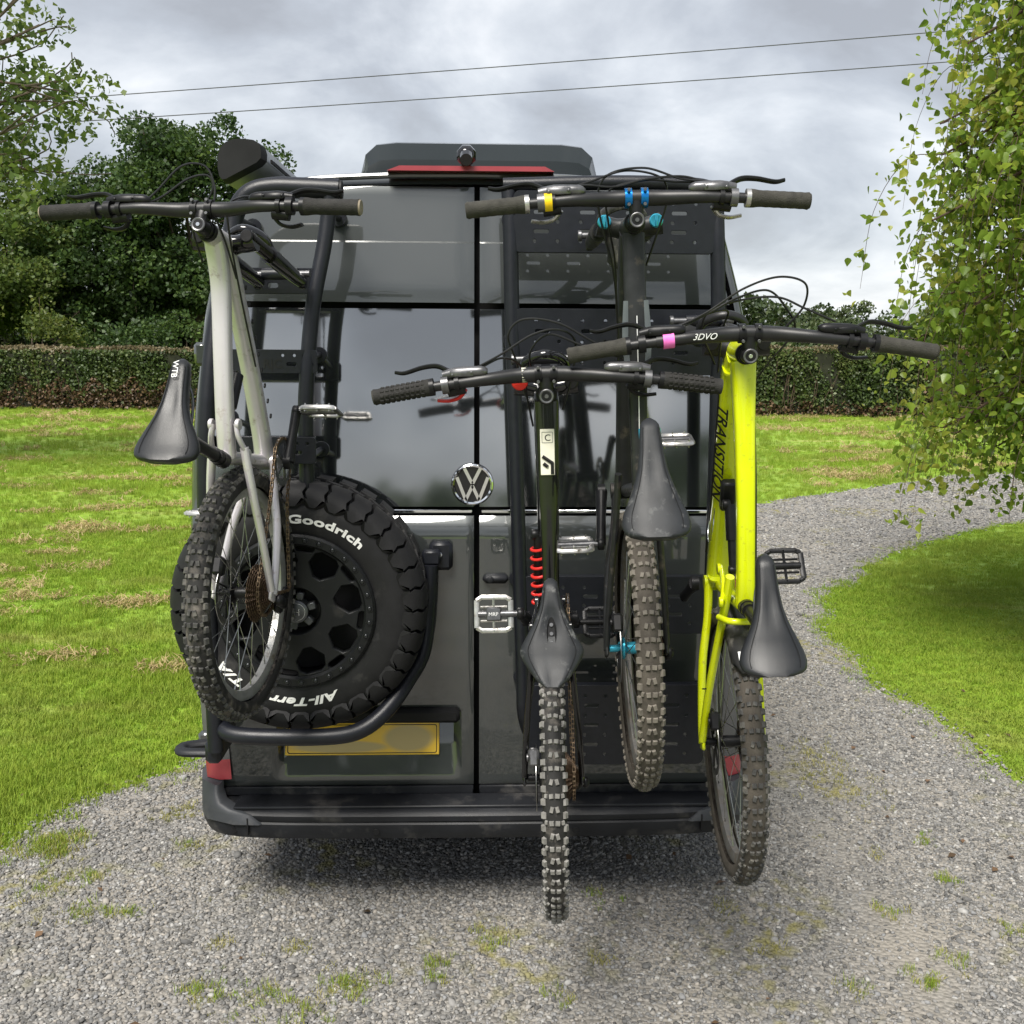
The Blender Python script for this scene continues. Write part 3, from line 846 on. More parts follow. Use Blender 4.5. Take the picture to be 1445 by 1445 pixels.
# ------------------------------------------------------------------ ladder on the left door
LAD = empty('rear_ladder', (-.65, -.15, .70)); tag(LAD, 'black tubular ladder bolted to the left rear door beside the spare wheel', 'ladder')
LO = A(.65, .15, -.70)
def lb(mb, name, m, parent=None, **k): return mb.build(name, m, parent or LAD, xf=(np.eye(3), LO), **k)
left_rail = [(-.405, -.15, 2.384), (-.50, -.15, 2.387), (-.60, -.15, 2.388), (-.665, -.152, 2.372), (-.705, -.155, 2.325), (-.722, -.165, 2.25), (-.745, -.20, 2.10), (-.768, -.24, 1.945), (-.785, -.275, 1.75), (-.795, -.29, 1.55), (-.80, -.29, 1.2), (-.80, -.28, .70)]
lb(MB().tube(left_rail, [.031, .031, .030, .029, .028, .027, .025, .025, .025, .025, .025, .025], 14, n=5), 'side_rail', 'rack_coat')
lb(MB().tube([(-.432, -.150, 2.386), (-.437, -.152, 2.33), (-.452, -.165, 2.22), (-.485, -.195, 2.04), (-.503, -.225, 1.83), (-.508, -.235, 1.70), (-.508, -.235, 1.44)], .023, 14, n=5), 'side_rail', 'rack_coat')
lb(MB().disc((-.404, -.15, 2.384), (1, 0, 0), .027, .008, 18), 'end_plug', 'rubber_seal')
def slot(cx, cz, w, h): return rrect(cx-w/2, cx+w/2, cz-h/2, cz+h/2, h*.45, 3)
def rung(xa, xb, z, h, y, holes, lean=0.0, txt=None):
    me = plate_mesh('rung', rrect(xa, xb, z-h/2, z+h/2, .012), holes, .006, .0012)
    o = from_mesh('rung', me, 'rack_coat', LAD); o.location = Vector(LO)+Vector((0, y, 0))
    lb(MB().box(((xa+xb)/2, y+.018, z-h/2+.004), (xb-xa-.01, .036, .006)).box(((xa+xb)/2, y+.018, z+h/2-.004), (xb-xa-.01, .036, .006)), 'rung_flange', 'rack_coat', o).location = -Vector((0, y, 0))-Vector(LO)
    for q in o.children: q.location = Vector((0, -y, 0))-Vector(LO)
    return o
rung(-.745, -.462, 2.118, .075, -.190, [slot(-.70, 2.105, .03, .014), slot(-.60, 2.105, .03, .014), circ(-.65, 2.128, .005)])
r2 = rung(-.792, -.470, 1.884, .070, -.232, [slot(-.545, 1.876, .028, .011), slot(-.495, 1.876, .028, .011)]+[circ(x, 1.902, .0045) for x in (-.57, -.536, -.503)])
rung(-.815, -.475, 1.625, .080, -.262, [slot(-.53, 1.618, .028, .011)]+[circ(x, 1.645, .0045) for x in (-.56, -.53, -.50)])
rung(-.815, -.475, 1.43, .07, -.262, [slot(-.55, 1.43, .028, .011)])
tv, tf = text_verts('R|C', .036, .0004, 0, .0008)
tv = np.stack([tv[:, 0]-.628, -tv[:, 2]-.236, tv[:, 1]+1.866], -1)
lb(MB().add(tv, tf), 'lettering', 'black_print', smooth=False)
for (x, y, z) in ((-.505, -.235, 1.90), (-.50, -.23, 1.60), (-.79, -.28, 1.70), (-.44, -.15, 2.33), (-.71, -.155, 2.30), (-.80, -.28, .80)):
    yd = float(y_rear(z))-.02
    lb(MB().tube([(x, y, z), (x, yd, z)], .010, 10).disc((x, yd-.006, z), (0, 1, 0), .026, .008, 16), 'standoff', 'rack_coat')
# fold-out step at the foot of the ladder
lb(MB().tube([(-.80, -.19, .655), (-.87, -.19, .655), (-.935, -.175, .652), (-.940, -.13, .652), (-.87, -.10, .650), (-.82, -.10, .650)], .014, 12, n=5, ry=.020), 'foot_step', 'van_plastic')
lb(MB().box((-.815, -.16, .685), (.05, .22, .075), bevel=.012), 'foot_bracket', 'rack_coat')

# ------------------------------------------------------------------ perforated rack on the right door
RK = empty('equipment_rack', (.41, -.15, .60)); tag(RK, 'black perforated steel rack bolted to the right rear door', 'rack')
KO = A(-.41, .15, -.60)
def kb(mb, name, m, parent=None, **k): return mb.build(name, m, parent or RK, xf=(np.eye(3), KO), **k)
kb(MB().tube([(.095, -.10, 2.405), (.10, -.11, 2.30), (.106, -.125, 2.05), (.118, -.145, 1.70), (.132, -.16, 1.30), (.148, -.165, .90), (.152, -.16, .78), (.168, -.12, .70), (.175, -.05, .68)], .023, 14, n=5), 'side_tube', 'rack_coat')
kb(MB().tube([(.722, -.10, 2.385), (.728, -.11, 2.30), (.738, -.125, 2.05), (.742, -.145, 1.70), (.742, -.16, 1.30), (.738, -.165, .90), (.735, -.16, .78), (.73, -.12, .70), (.73, -.05, .68)], .023, 14, n=5), 'side_tube', 'rack_coat')
kb(MB().tube([(.078, -.105, 2.408), (.40, -.105, 2.420), (.62, -.105, 2.418), (.70, -.105, 2.408), (.725, -.106, 2.38)], .022, 14, n=5), 'top_tube', 'rack_coat')
def rack_panel(xa, xb, za, zb, y, lean, nrow):
    holes = []
    w = xb-xa; nc = 8; pitch = (w-.06)/nc
    dz = (zb-za-.04)/nrow
    for r in range(nrow):
        z = za+.02+dz*(r+.5)
        for c in range(nc):
            x = xa+.03+pitch*(c+.5)
            if r % 2 == 0: holes.append(circ(x, z, .0055, 8))
            elif c % 2 == 0: holes.append(slot(x+.02, z, .046, .011))
    me = plate_mesh('panel', rrect(xa, xb, za, zb, .02), holes, .004, .001)
    o = from_mesh('panel', me, 'rack_coat', RK)
    o.location = Vector(KO)+Vector((0, y, 0))
    f = MB().box(((xa+xb)/2, y+.014, za+.003), (w-.03, .028, .005)).box(((xa+xb)/2, y+.014, zb-.003), (w-.03, .028, .005))
    fo = kb(f, 'panel_flange', 'rack_coat', o); fo.location = -Vector(KO)-Vector((0, y, 0))
    return o
rack_panel(.108, .722, 2.212, 2.392, -.128, 0, 5)
rack_panel(.114, .738, 1.848, 2.046, -.142, 0, 5)
rack_panel(.140, .738, 1.035, 1.222, -.172, 0, 5)
rack_panel(.155, .735, .600, .868, -.176, 0, 7)
for (x, z) in ((.106, 2.33), (.112, 1.95), (.134, 1.183), (.150, .85), (.728, 2.33), (.74, 1.9), (.74, 1.1), (.737, .8)):
    yd = float(y_rear(z))-.02
    kb(MB().tube([(x, -.13, z), (x, yd, z)], .011, 10).disc((x, yd-.007, z), (0, 1, 0), .028, .009, 16), 'standoff', 'rack_coat')
# ------------------------------------------------------------------ spare wheel carrier and wheel
SC = empty('wheel_carrier', (-.45, -.25, .73)); tag(SC, 'bent black tube carrier holding the spare wheel on the left door', 'wheel carrier')
CO = A(.45, .25, -.73)
def cb(mb, name, m, parent=None, **k): return mb.build(name, m, parent or SC, xf=(np.eye(3), CO), **k)
cb(MB().tube([(-.79, -.20, .82), (-.785, -.26, .778), (-.74, -.31, .763), (-.60, -.33, .761), (-.43, -.33, .763), (-.345, -.31, .778), (-.275, -.27, .825), (-.215, -.20, .895), (-.17, -.14, .97), (-.155, -.10, 1.10), (-.15, -.09, 1.24)], .0255, 16, n=6), 'hoop', 'rack_coat')
cb(MB().tube([(-.70, -.10, .83), (-.50, -.16, .80), (-.35, -.17, .82), (-.26, -.13, .90), (-.235, -.09, 1.05), (-.235, -.08, 1.25), (-.30, -.08, 1.38), (-.5, -.08, 1.42)], .02, 12, n=5), 'inner_hoop', 'rack_coat')
cb(MB().box((-.115, -.045, 1.262), (.075, .03, .095), bevel=.012).box((-.145, -.07, 1.262), (.06, .035, .05), bevel=.008), 'latch_bracket', 'rack_coat')
cb(MB().disc((-.120, -.06, 1.268), (0, -1, 0), .010, .008, 6), 'bolt', 'dull_chrome')
cb(MB().box((-.54, -.045, 1.17), (.18, .07, .16), bevel=.02).tube([(-0.540, -.06, 1.143), (-0.540, -.19, 1.143)], .05, 16), 'wheel_mount', 'gap_black')
cb(MB().box((-.50, -.035, 1.17), (.66, .025, .06), bevel=.01), 'cross_bar', 'rack_coat')

SW = empty('spare_wheel', (-0.540, -.285, 1.143)); SW.scale = (1.045, .98, 1.045); tag(SW, 'spare wheel with chunky all terrain tyre and black alloy rim on the left door', 'wheel')
# local axis: -Y faces the camera; a = distance in front of the wheel back, face at a = .25
def wy(a): return .25-a
def spare_wheel():
    prof = [(.200, .236), (.208, .246), (.222, .254), (.25, .262), (.28, .264), (.305, .259), (.325, .248), (.342, .228), (.352, .20), (.354, .16), (.355, .125)]
    full = prof+[(r, .25-a) for r, a in prof[::-1][1:]]
    t = MB().lathe([(r, .25-a) for r, a in full], (0, 0, 0), (0, 1, 0), 72, closed=False)
    tyre = t.build('tyre', 'tyre_rubber', SW, angle=60)
    # tread blocks: one mesh per kind, turned round the axle
    def block(poly, r_in, r_out):
        """poly: (angle offset rad, a) outline; radial block, outer face slightly smaller."""
        n = len(poly); V = []
        ca, cb_ = np.mean([p[0] for p in poly]), np.mean([p[1] for p in poly])
        for r, k in ((r_in, 1.0), (r_out, .93)):
            for th, a in poly:
                th2, a2 = ca+(th-ca)*k, cb_+(a-cb_)*k
                V.append((r*math.sin(th2), wy(a2), r*math.cos(th2)))
        F = [tuple(range(n, 2*n)), tuple(range(n-1, -1, -1))]+[(i, (i+1) % n, n+(i+1) % n, n+i) for i in range(n)]
        m = MB(); m.add(V, F); return m
    N = 34; st = 2*math.pi/N; q = st
    def lug(width):
        # shoulder lug that wraps from tread to sidewall, zigzag foot
        V = []; secs = [(.352, .168), (.372, .175), (.372, .212), (.362, .240), (.348, .256), (.330, .265), (.318, .267)]
        h = width/2
        xs = [-h, -h*.35, h*.35, h]
        for k, (r, a) in enumerate(secs):
            for j, x in enumerate(xs):
                sk = .011*(1 if k % 2 else -1)*(k > 1)
                rr = r
                if k == 6: rr = r+(.014 if j in (0, 3) else -.010)
                th = (x+sk)/1.0
                V.append((rr*math.sin(th), wy(a), rr*math.cos(th)))
        base = len(V)
        for k, (r, a) in enumerate(secs):
            for x in (-h, h):
                sk = .011*(1 if k % 2 else -1)*(k > 1); th = (x+sk); r2 = r-.020; a2 = a-.016
                V.append((r2*math.sin(th), wy(a2), r2*math.cos(th)))
        F = []
        for k in range(len(secs)-1):
            for j in range(3): F.append((k*4+j, k*4+j+1, (k+1)*4+j+1, (k+1)*4+j))
            F.append((base+k*2, k*4, (k+1)*4, base+(k+1)*2)); F.append((k*4+3, base+k*2+1, base+(k+1)*2+1, (k+1)*4+3))
        F.append((0, base, base+1, 3, 2, 1)); k = len(secs)-1; F.append((k*4, k*4+1, k*4+2, k*4+3, base+k*2+1, base+k*2))
        m = MB(); m.add(V, F); return m
    kinds = [lug(q*.88), lug(q*.82)]
    c1 = block([(-.42*q, .128), (-.1*q, .160), (.38*q, .166), (.44*q, .146), (.12*q, .134), (-.30*q, .120)], .350, .372)
    c2 = block([(-.40*q, .088), (.05*q, .080), (.42*q, .096), (.36*q, .116), (-.05*q, .112), (-.38*q, .108)], .350, .372)
    c3 = block([(-.36*q, .010), (.36*q, .010), (.36*q, .076), (-.36*q, .068)], .335, .370)
    protos = []
    for m_, nm in ((kinds[0], 'tread_block'), (kinds[1], 'tread_block'), (c1, 'tread_block'), (c2, 'tread_block'), (c3, 'tread_block')):
        protos.append(m_.build(nm, 'tyre_rubber', tyre, angle=25))
    for i in range(N):
        for k, pr in enumerate(protos):
            if k < 2 and (i % 2) != k: continue
            ang = i*st+(st*.5 if k == 2 else 0)
            if i in (0, 1) and not getattr(spare_wheel, str(k), None):
                o = pr; setattr(spare_wheel, str(k), True)
            else: o = copy_obj(pr, tyre)
            o.rotation_euler = (0, ang, 0)
    # raised white letters
    def ring_text(body, th0, r0, size, sx=1.35, shear=0.0, off=.0012):
        v, f = text_verts(body, size, .0012, shear, off, 1.06)
        th = math.radians(th0)-v[:, 0]*sx/r0; r = r0+v[:, 1]
        a = np.interp(r, [.222, .25, .28, .305], [.254, .262, .264, .259])+.0012+v[:, 2]
        V = np.stack([r*np.cos(th), .25-a-.25+.0, r*np.sin(th)], -1)
        V[:, 1] = .25-a
        return MB().add(V, f)
    for body, th0, shr in (('BFGoodrich', 107, .0), ('All-Terrain T/A', -65, .25)):
        ring_text(body, th0, .259, .033, 1.64, shr).build('lettering', 'white_letter', tyre, smooth=False)
    # rim
    hx = []
    for k in range(8):
        c = math.radians(14+45*k); cx, cz = .139*math.cos(c), .139*math.sin(c)
        u = A(math.cos(c), math.sin(c)); w = A(-u[1], u[0])
        hx.append([tuple(A(cx, cz)+u*a_+w*b_) for a_, b_ in ((-.036, .010), (-.036, -.010), (-.008, -.037), (.020, -.034), (.031, -.020), (.031, .020), (.020, .034), (-.008, .037))])
        c2 = c+math.radians(22.5); u = A(math.cos(c2), math.sin(c2)); w = A(-u[1], u[0]); cen = u*.170
        hx.append([tuple(cen+w*x+u*z) for x, z in rrect(-.024, .024, -.0085, .0085, .008, 3)])
    face = plate_mesh('rim_face', circ(0, 0, .203, 72), hx+[circ(0, 0, .062, 36)], .022, .003)
    fo = from_mesh('rim', face, 'wheel_black', SW); fo.location = (0, .002, 0); fo.scale = (1.10, 1, 1.10)
    ring = MB().lathe([(.176, .0), (.182, -.008), (.200, -.008), (.206, -.002), (.207, .012)], (0, -.010, 0), (0, 1, 0), 72)
    ring.build('beadlock_ring', 'wheel_black', fo).location = (0, -.004, 0)
    bar = MB().lathe([(.203, .0), (.190, .02), (.180, .19), (.195, .22)], (0, .01, 0), (0, 1, 0), 64).disc((0, .10, 0), (0, 1, 0), .182, .01, 48)
    bar.build('barrel', 'gap_black', fo).location = (0, -.004, 0)
    hub = MB().lathe([(.064, -.006), (.060, .01), (.056, .045), (.0001, .05)], (0, 0, 0), (0, 1, 0), 40)
    hub.build('hub_recess', 'wheel_black', fo)
    cap = MB().lathe([(.0001, -.020), (.024, -.020), (.030, -.016), (.031, .03)], (0, 0, 0), (0, 1, 0), 32)
    for k in range(6):
        c = math.radians(18+60*k); cap.box((.040*math.cos(c), .008, .040*math.sin(c)), (.022, .03, .020), rotm((0, 1, 0), -c), .003)
    cap.build('centre_cap', 'hub_grey', fo)
    v, f = text_verts('H', .026, .0006); v = np.stack([v[:, 0]-.0085, -v[:, 2]-.0205, v[:, 1]-.009], -1)
    lg = MB().add(v, f).lathe([(.0225, -.0206), (.0235, -.0206)], (0, 0, 0), (0, 1, 0), 32)
    lg.build('cap_mark', 'dull_chrome', fo, smooth=False)
    b0 = MB().disc((0, 0, 0), (0, -1, 0), .0058, .006, 8, bevel=.3)
    b0.lathe([(.0092, 0), (.0088, .0025), (.0070, .0028)], (0, 0, 0), (0, -1, 0), 12)
    b = b0.build('rim_bolt', 'bolt_dark', fo)
    for k in range(32):
        o = b if k == 0 else copy_obj(b, fo); c = 2*math.pi*k/32+.05
        o.location = (.1915*math.cos(c), -.0225, .1915*math.sin(c))
spare_wheel()

# ------------------------------------------------------------------ bicycles
# Each bicycle is built in its own frame (x forward, y left, z up, origin at the bottom bracket) and hung by its fork
# from the racks: forward points up, the saddle faces away from the van.
def rear_tyre(R, wheel, knob_mat, tyre_mat, ra, seed):
    rg = random.Random(seed)
    tw = .0295
    rc = R-.034
    prof = []
    for k in range(15):
        a = math.radians(-128+256*k/14); prof.append((rc+.0305*math.cos(a), tw*math.sin(a)))
    MB().lathe(prof, ra, (0, 1, 0), 80).build('tyre', tyre_mat, wheel, angle=80)
    kb_ = MB(); N = 72
    def knob(th, phi, l, w, h, skew=0.0):
        # th: position round the wheel, phi: angle across the tread
        er = A(math.cos(th), 0, math.sin(th)); et = A(-math.sin(th), 0, math.cos(th)); ey = A(0, 1, 0)
        nrm = er*math.cos(phi)+ey*math.sin(phi); side = -er*math.sin(phi)+ey*math.cos(phi)
        c = ra+er*(rc+.0300*math.cos(phi))+ey*(tw*math.sin(phi))
        if skew: et, side = et*math.cos(skew)+side*math.sin(skew), side*math.cos(skew)-et*math.sin(skew)
        V = []
        for hh, k in ((-.002, 1.0), (h, .82)):
            for a, b in ((-1, -1), (1, -1), (1, 1), (-1, 1)):
                V.append(c+nrm*hh+et*a*l/2*k+side*b*w/2*k)
        kb_.add(V, [(4, 5, 6, 7), (0, 4, 7, 3), (1, 2, 6, 5), (0, 1, 5, 4), (3, 7, 6, 2)])
    for i in range(N):
        th = 2*math.pi*i/N; j = lambda: rg.uniform(-.0012, .0012)
        if i % 2 == 0:
            for s_ in (-1, 1): knob(th+j(), s_*.215, .0150, .0098, .0050, s_*.25)
        else:
            for s_ in (-1, 1): knob(th+j(), s_*.235, .0120, .0118, .0050, -s_*.10)
            for s_ in (-1, 1): knob(th+j(), s_*.70, .0105, .0080, .0044, s_*.15)
        for s_ in (-1, 1): knob(th+.043+j(), s_*(1.02 if i % 2 else .96), .0165, .0120, .0064)
    o = kb_.build('tread_knobs', knob_mat, wheel, smooth=False); tag(o, kind='stuff')

SADDLES = {
    'round': [(0, .012), (.015, .026), (.05, .037), (.12, .043), (.30, .049), (.45, .060), (.58, .082), (.70, .113), (.80, .137), (.88, .146), (.94, .138), (.98, .112), (1, .07)],
    'angular': [(0, .012), (.015, .024), (.05, .033), (.14, .039), (.28, .050), (.42, .078), (.55, .115), (.64, .140), (.68, .144), (.74, .134), (.84, .104), (.94, .068), (1, .034)],
    'slim': [(0, .014), (.015, .028), (.05, .040), (.14, .046), (.30, .053), (.45, .066), (.58, .088), (.70, .115), (.80, .138), (.88, .145), (.94, .136), (.98, .112), (1, .075)]}
def saddle(B, x0, x1, z, kind, m, tilt=0.0, roll=0.0):
    """x0 nose, x1 tail."""
    L = x0-x1; prof = SADDLES[kind]; seg = 22; V = []
    n = 26
    for i in range(n):
        t = (i/(n-1)); t = t*t*(3-2*t)*.35+t*.65
        w = np.interp(t, [p[0] for p in prof], [p[1] for p in prof])/2
        x = x0-L*t
        drop = .012*math.cos(math.pi*min(1, t*1.0))*(-1)+.010*(t > .85)*(t-.85)/.15
        nose = -.018*max(0, (.10-t)/.10)**1.5
        tail = .008*max(0, (t-.75)/.25)
        thick = np.interp(t, [0, .04, .3, .7, 1], [.010, .024, .034, .040, .020])
        gw = .009 if kind != 'angular' else .012
        for j in range(seg):
            a = 2*math.pi*j/seg; c, s_ = math.cos(a), math.sin(a)
            y = w*np.sign(c)*abs(c)**.75
            up = max(0, s_)
            zz = (up**.6)*.016 if s_ > 0 else -thick*abs(s_)**.7
            if s_ > 0:
                dip = .0085*math.exp(-(y/gw)**2)*np.interp(t, [0, .25, .45, .9, 1], [0, .2, 1, 1, .6])
                if kind == 'angular': dip *= 2.0*np.interp(t, [0, .2, .35, .68, .8, 1], [0, .3, 1.6, 1.6, .8, .6])
                zz -= dip
            zz -= .010*(abs(y)/.07)**2
            V.append((x, y, z+zz+nose+tail+drop*.6))
    F = []
    for i in range(n-1):
        for j in range(seg):
            k = (j+1) % seg; F.append((i*seg+j, (i+1)*seg+j, (i+1)*seg+k, i*seg+k))
    F.append(tuple(range(seg))); F.append(tuple((n-1)*seg+j for j in range(seg-1, -1, -1)))
    V = np.array(V)
    if roll or tilt:
        c = A((x0+x1)/2, 0, z); V = (V-c)@(rotm((1, 0, 0), roll)@rotm((0, 1, 0), tilt)).T+c
    o = MB().add(V, F).build('saddle', m, B, angle=70)
    xm = (x0*.45+x1*.55)
    for s_ in (-1, 1):
        sp = []
        for t in np.linspace(.10, .93, 26):
            w_ = np.interp(t, [p[0] for p in prof], [p[1] for p in prof])/2*.74
            dz = .0148-.010*(w_/.07)**2+(.012*-math.cos(math.pi*min(1, t)))*.6+.010*.6*(t > .85)*(t-.85)/.15+.008*max(0, (t-.75)/.25)
            sp.append((x0-L*t, s_*w_, z+dz))
        V2 = np.array(sp)
        if roll or tilt:
            c = A((x0+x1)/2, 0, z); V2 = (V2-c)@(rotm((1, 0, 0), roll)@rotm((0, 1, 0), tilt)).T+c
        MB().tube(V2, .0008, 5).build('saddle_seam', 'gap_black', o)
    if kind == 'angular':
        q = MB(); xc = x0-L*.52; V = []
        for ring_, zz in ((1.0, -.0035), (.72, -.0075)):
            for i in range(20):
                a = 2*math.pi*i/20; V.append((xc+ring_*L*.15*math.cos(a), ring_*.0105*math.sin(a), z+.0118+zz+.004))
        q.add(V, [(i, (i+1) % 20, 20+(i+1) % 20, 20+i) for i in range(20)]+[tuple(range(20, 40))])
        q.build('cutout_dark_patch', 'gap_black', o)  # black oval laid on the saddle for the shade inside its cut-out
        for i in range(3): MB().disc((xc+L*(.08-.08*i), 0, z+.0085), (0, 0, 1), .0045, .003, 10).build('saddle_bolt', 'part_grey', o)
    rl = MB()
    for s_ in (-1, 1):
        rl.tube([(x0-L*.14, 0, z-.020), (x0-L*.25, s_*.015, z-.042), (xm+.03, s_*.022, z-.050), (xm-.05, s_*.022, z-.050), (x1+L*.10, s_*.030, z-.028)], .0036, 8, n=4)
    rl.build('saddle_rails', 'part_grey', o)
    return o
def pedal(par, c, yside, ang, kind):
    """Open cage platform on its axle; ang turns it about the axle."""
    m = 'pedal_metal' if kind != 'black' else 'pedal_black'
    R = rotm((0, 1, 0), ang); b = MB(); s_ = yside
    def P(x, y, z): return tuple(R@A(x, 0, z)+A(0, y*s_, 0)+c)
    def bar(p, q, w, h):
        b.tube([P(*p), P(*q)], w/2, 6, ref=R@A(0, 0, 1), ry=h/2)
    y0, y1 = .008, .100
    for x in (-.045, .045):
        b.tube([P(x*.82, y0, 0), P(x, y0+.014, 0), P(x, y1-.014, 0), P(x*.80, y1, 0)], .006, 6, ry=.0075)
        b.tube([P(x*.42, y0+.01, 0), P(x*.42, y1-.01, 0)], .0035, 6)
    for y in (y0, y1):
        b.tube([P(-.037, y, 0), P(.037, y, 0)], .0055, 6, ry=.008)
    b.tube([P(-.040, .054, 0), P(.040, .054, 0)], .004, 6)
    for x in (-.043, .043):
        for y in (.02, .054, .088):
            for z in (-1, 1): b.tube([P(x, y, z*.005), P(x, y, z*.0115)], .0019, 5)
    o = b.build('pedal', m, par, angle=50)
    a = MB().tube([P(0, -.022, 0), P(0, .004, 0)], .008, 10).tube([P(0, 0, 0), P(0, .096, 0)], [.0105, .0105, .009], 10)
    a.build('pedal_axle', 'part_grey' if kind != 'black' else 'pedal_black', o)
    if kind == 'clip':
        MB().box(P(0, .054, .006), (.036, .040, .010), R, .003).box(P(0, .054, -.006), (.036, .040, .010), R, .003).build('cleat_catch', 'part_grey', o)
        v, f = text_verts('MRP', .014, .0005); v = np.stack([v[:, 1]-.005, -(v[:, 0]-.014), v[:, 2]+.0118], -1)
        MB().add(v@R.T+A(*P(0, .054, 0)), f).build('mark', 'white_print', o, smooth=False)
    return o
def chain(B, pts, n_links):
    P = smooth_path(pts, 12); d = np.concatenate([[0], np.cumsum(np.linalg.norm(np.diff(P, axis=0), axis=1))])
    b = MB(); pitch = .0127; n = int(d[-1]/pitch)
    q = [np.array([np.interp(i*pitch, d, P[:, k]) for k in range(3)]) for i in range(n+1)]
    for i in range(n):
        a, c = q[i], q[i+1]; t = unit(c-a); y = A(0, 1, 0); z = unit(np.cross(t, y)); Rm = np.stack([t, y, z], 1)
        for s_ in (-1, 1):
            b.box((a+c)/2+y*s_*(.0033 if i % 2 else .0021), (.0165, .0012, .0078), Rm)
        b.tube([a-y*.0042, a+y*.0042], .0024, 6)
    o = b.build('chain', 'brass_chain', B, smooth=False)
    return o

def make_bike(S):
    B = empty('mountain_bike', S['T'], S['R'])
    tag(B, S['label'], 'bicycle', 'mountain bikes hung by their forks on the van')
    sc = S.get('sc', 1.0); SA = math.radians(S.get('SA', 65.5)); st = S['steer']
    fm = S['frame_mat']
    d = A(math.cos(SA), 0, -math.sin(SA)); nf = A(math.sin(SA), 0, math.cos(SA)); up = -d
    ht = A(.46, 0, .62)*sc; hb = ht+d*.115*sc
    Sm = rotm(d, -st)
    def ST(p): return ht+Sm@(np.asarray(p, float)-ht)
    def STL(ps): return [ST(p) for p in ps]
    bc = ht+(up*.045+nf*.05)*sc
    def HB(a, y, u): return ST(bc+nf*a+A(0, 1, 0)*y+up*u)
    ra = A(-.44, 0, .03)*sc
    # ---- frame
    X = lambda x, z, y=0.: A(x*sc, y, z*sc)
    fr = MB()
    fr.tube([hb-up*.004, ht+up*.004], [.0275, .024, .0245], 20, n=0)
    tt, dt = S['tt'], S['dt']
    fr.tube([X(*p) for p in tt['p']], tt['rz'], 16, ry=tt['ry'], ref=(0, 0, 1), n=6, power=tt.get('pw', 2.6))
    fr.tube([X(*p) for p in dt['p']], dt['rz'], 16, ry=dt['ry'], ref=(0, 0, 1), n=6, power=dt.get('pw', 2.6))
    stp = S['seat_tube']
    fr.tube([X(*p) for p in stp], .0175, 14, n=5)
    fr.tube([A(0, -.042, 0), A(0, .042, 0)], .0225, 18)
    F = fr.build('frame', fm, B, angle=50)
    sm = S.get('stay_mat', fm)
    ax_y = .074
    for s_ in (-1, 1):
        MB().tube([X(-.005, .005, s_*.030), X(-.10, .012, s_*.040), X(-.22, .018, s_*.062), X(-.36, .022, s_*.074), X(-.445, .030, s_*.078)], np.array([.014, .0125, .012, .011, .010])*S.get('stay_k', 1), 10, n=5, ry=np.array([.010, .009, .009, .008, .008])*S.get('stay_k', 1)).build('chain_stay', sm, F)
        sp = S['seat_stay']
        MB().tube([X(p[0], p[1], s_*p[2]) for p in sp], np.array([.0115, .011, .010, .010])*S.get('stay_k', 1), 10, n=5, ry=np.array([.009, .0085, .008, .008])*S.get('stay_k', 1)).build('seat_stay', sm, F)
        MB().box(X(-.44, .034, s_*.078), (.045, .009, .050), bevel=.004).build('dropout', sm, F)
    if S.get('bridge'):
        MB().tube([X(*S['bridge'], .052), X(S['bridge'][0]-.015, S['bridge'][1]+.045, .035), X(S['bridge'][0]-.018, S['bridge'][1]+.052, 0), X(S['bridge'][0]-.015, S['bridge'][1]+.045, -.035), X(*S['bridge'], -.052)], .0085, 10, n=4).build('stay_bridge', sm, F)
    if S.get('rocker'):
        a, b_ = S['rocker']
        for s_ in (-1, 1):
            MB().tube([X(*a, s_*.030), X((a[0]+b_[0])/2, (a[1]+b_[1])/2+.02, s_*.036), X(*b_, s_*.046)], [.013, .010, .013], 10, n=4, ry=.0065).disc(X(*a, s_*.030), (0, s_, 0), .015, .010, 18).disc(X(*b_, s_*.044), (0, s_, 0), .013, .010, 16).build('rocker_link', sm, F)
    if S.get('shock'):
        a, b_, sm2 = S['shock']
        pa, pb = X(*a), X(*b_)
        sh = MB().tube([pa, pa*.45+pb*.55], .015, 16).tube([pa*.5+pb*.5, pb], .011, 12).disc(pa, (0, 1, 0), .014, .02).disc(pb+A(0, -.012, 0), (0, 1, 0), .012, .024)
        sh.build('rear_shock', 'part_black', F, angle=50)
        if sm2:
            q = []; ax = unit(pb-pa); u = unit(np.cross(ax, A(0, 1, 0))); w = np.cross(ax, u); Ls = np.linalg.norm(pb-pa)
            for i in range(101):
                t = i/100; an = t*2*math.pi*7; q.append(pa+ax*Ls*(.10+.78*t)+(u*math.cos(an)+w*math.sin(an))*.021)
            MB().tube(q, .0042, 8).build('shock_spring', sm2, F)
    # ---- headset, fork
    hs = MB().disc(ht+up*.003, up, .0245, .014, 22).disc(ST(ht+up*.017), up, .0205, .012*1, 22)
    hs.build('headset', 'part_black', F)
    a2c = S.get('a2c', .555)
    cr_ = hb+d*.006
    fk = MB()
    ly = .062
    fk.tube(STL([cr_+A(0, ly+.014, 0)+nf*.012, cr_+A(0, ly*.55, 0)+nf*.004, cr_, cr_+A(0, -ly*.55, 0)+nf*.004, cr_+A(0, -ly-.014, 0)+nf*.012]), [.027, .026, .030, .026, .027], 14, n=4, ry=[.026, .021, .029, .021, .026])
    FK = fk.build('fork', S.get('crown_mat', 'gloss_black'), B, angle=60)
    axl = cr_-d*.006+d*a2c*sc+nf*.044*sc
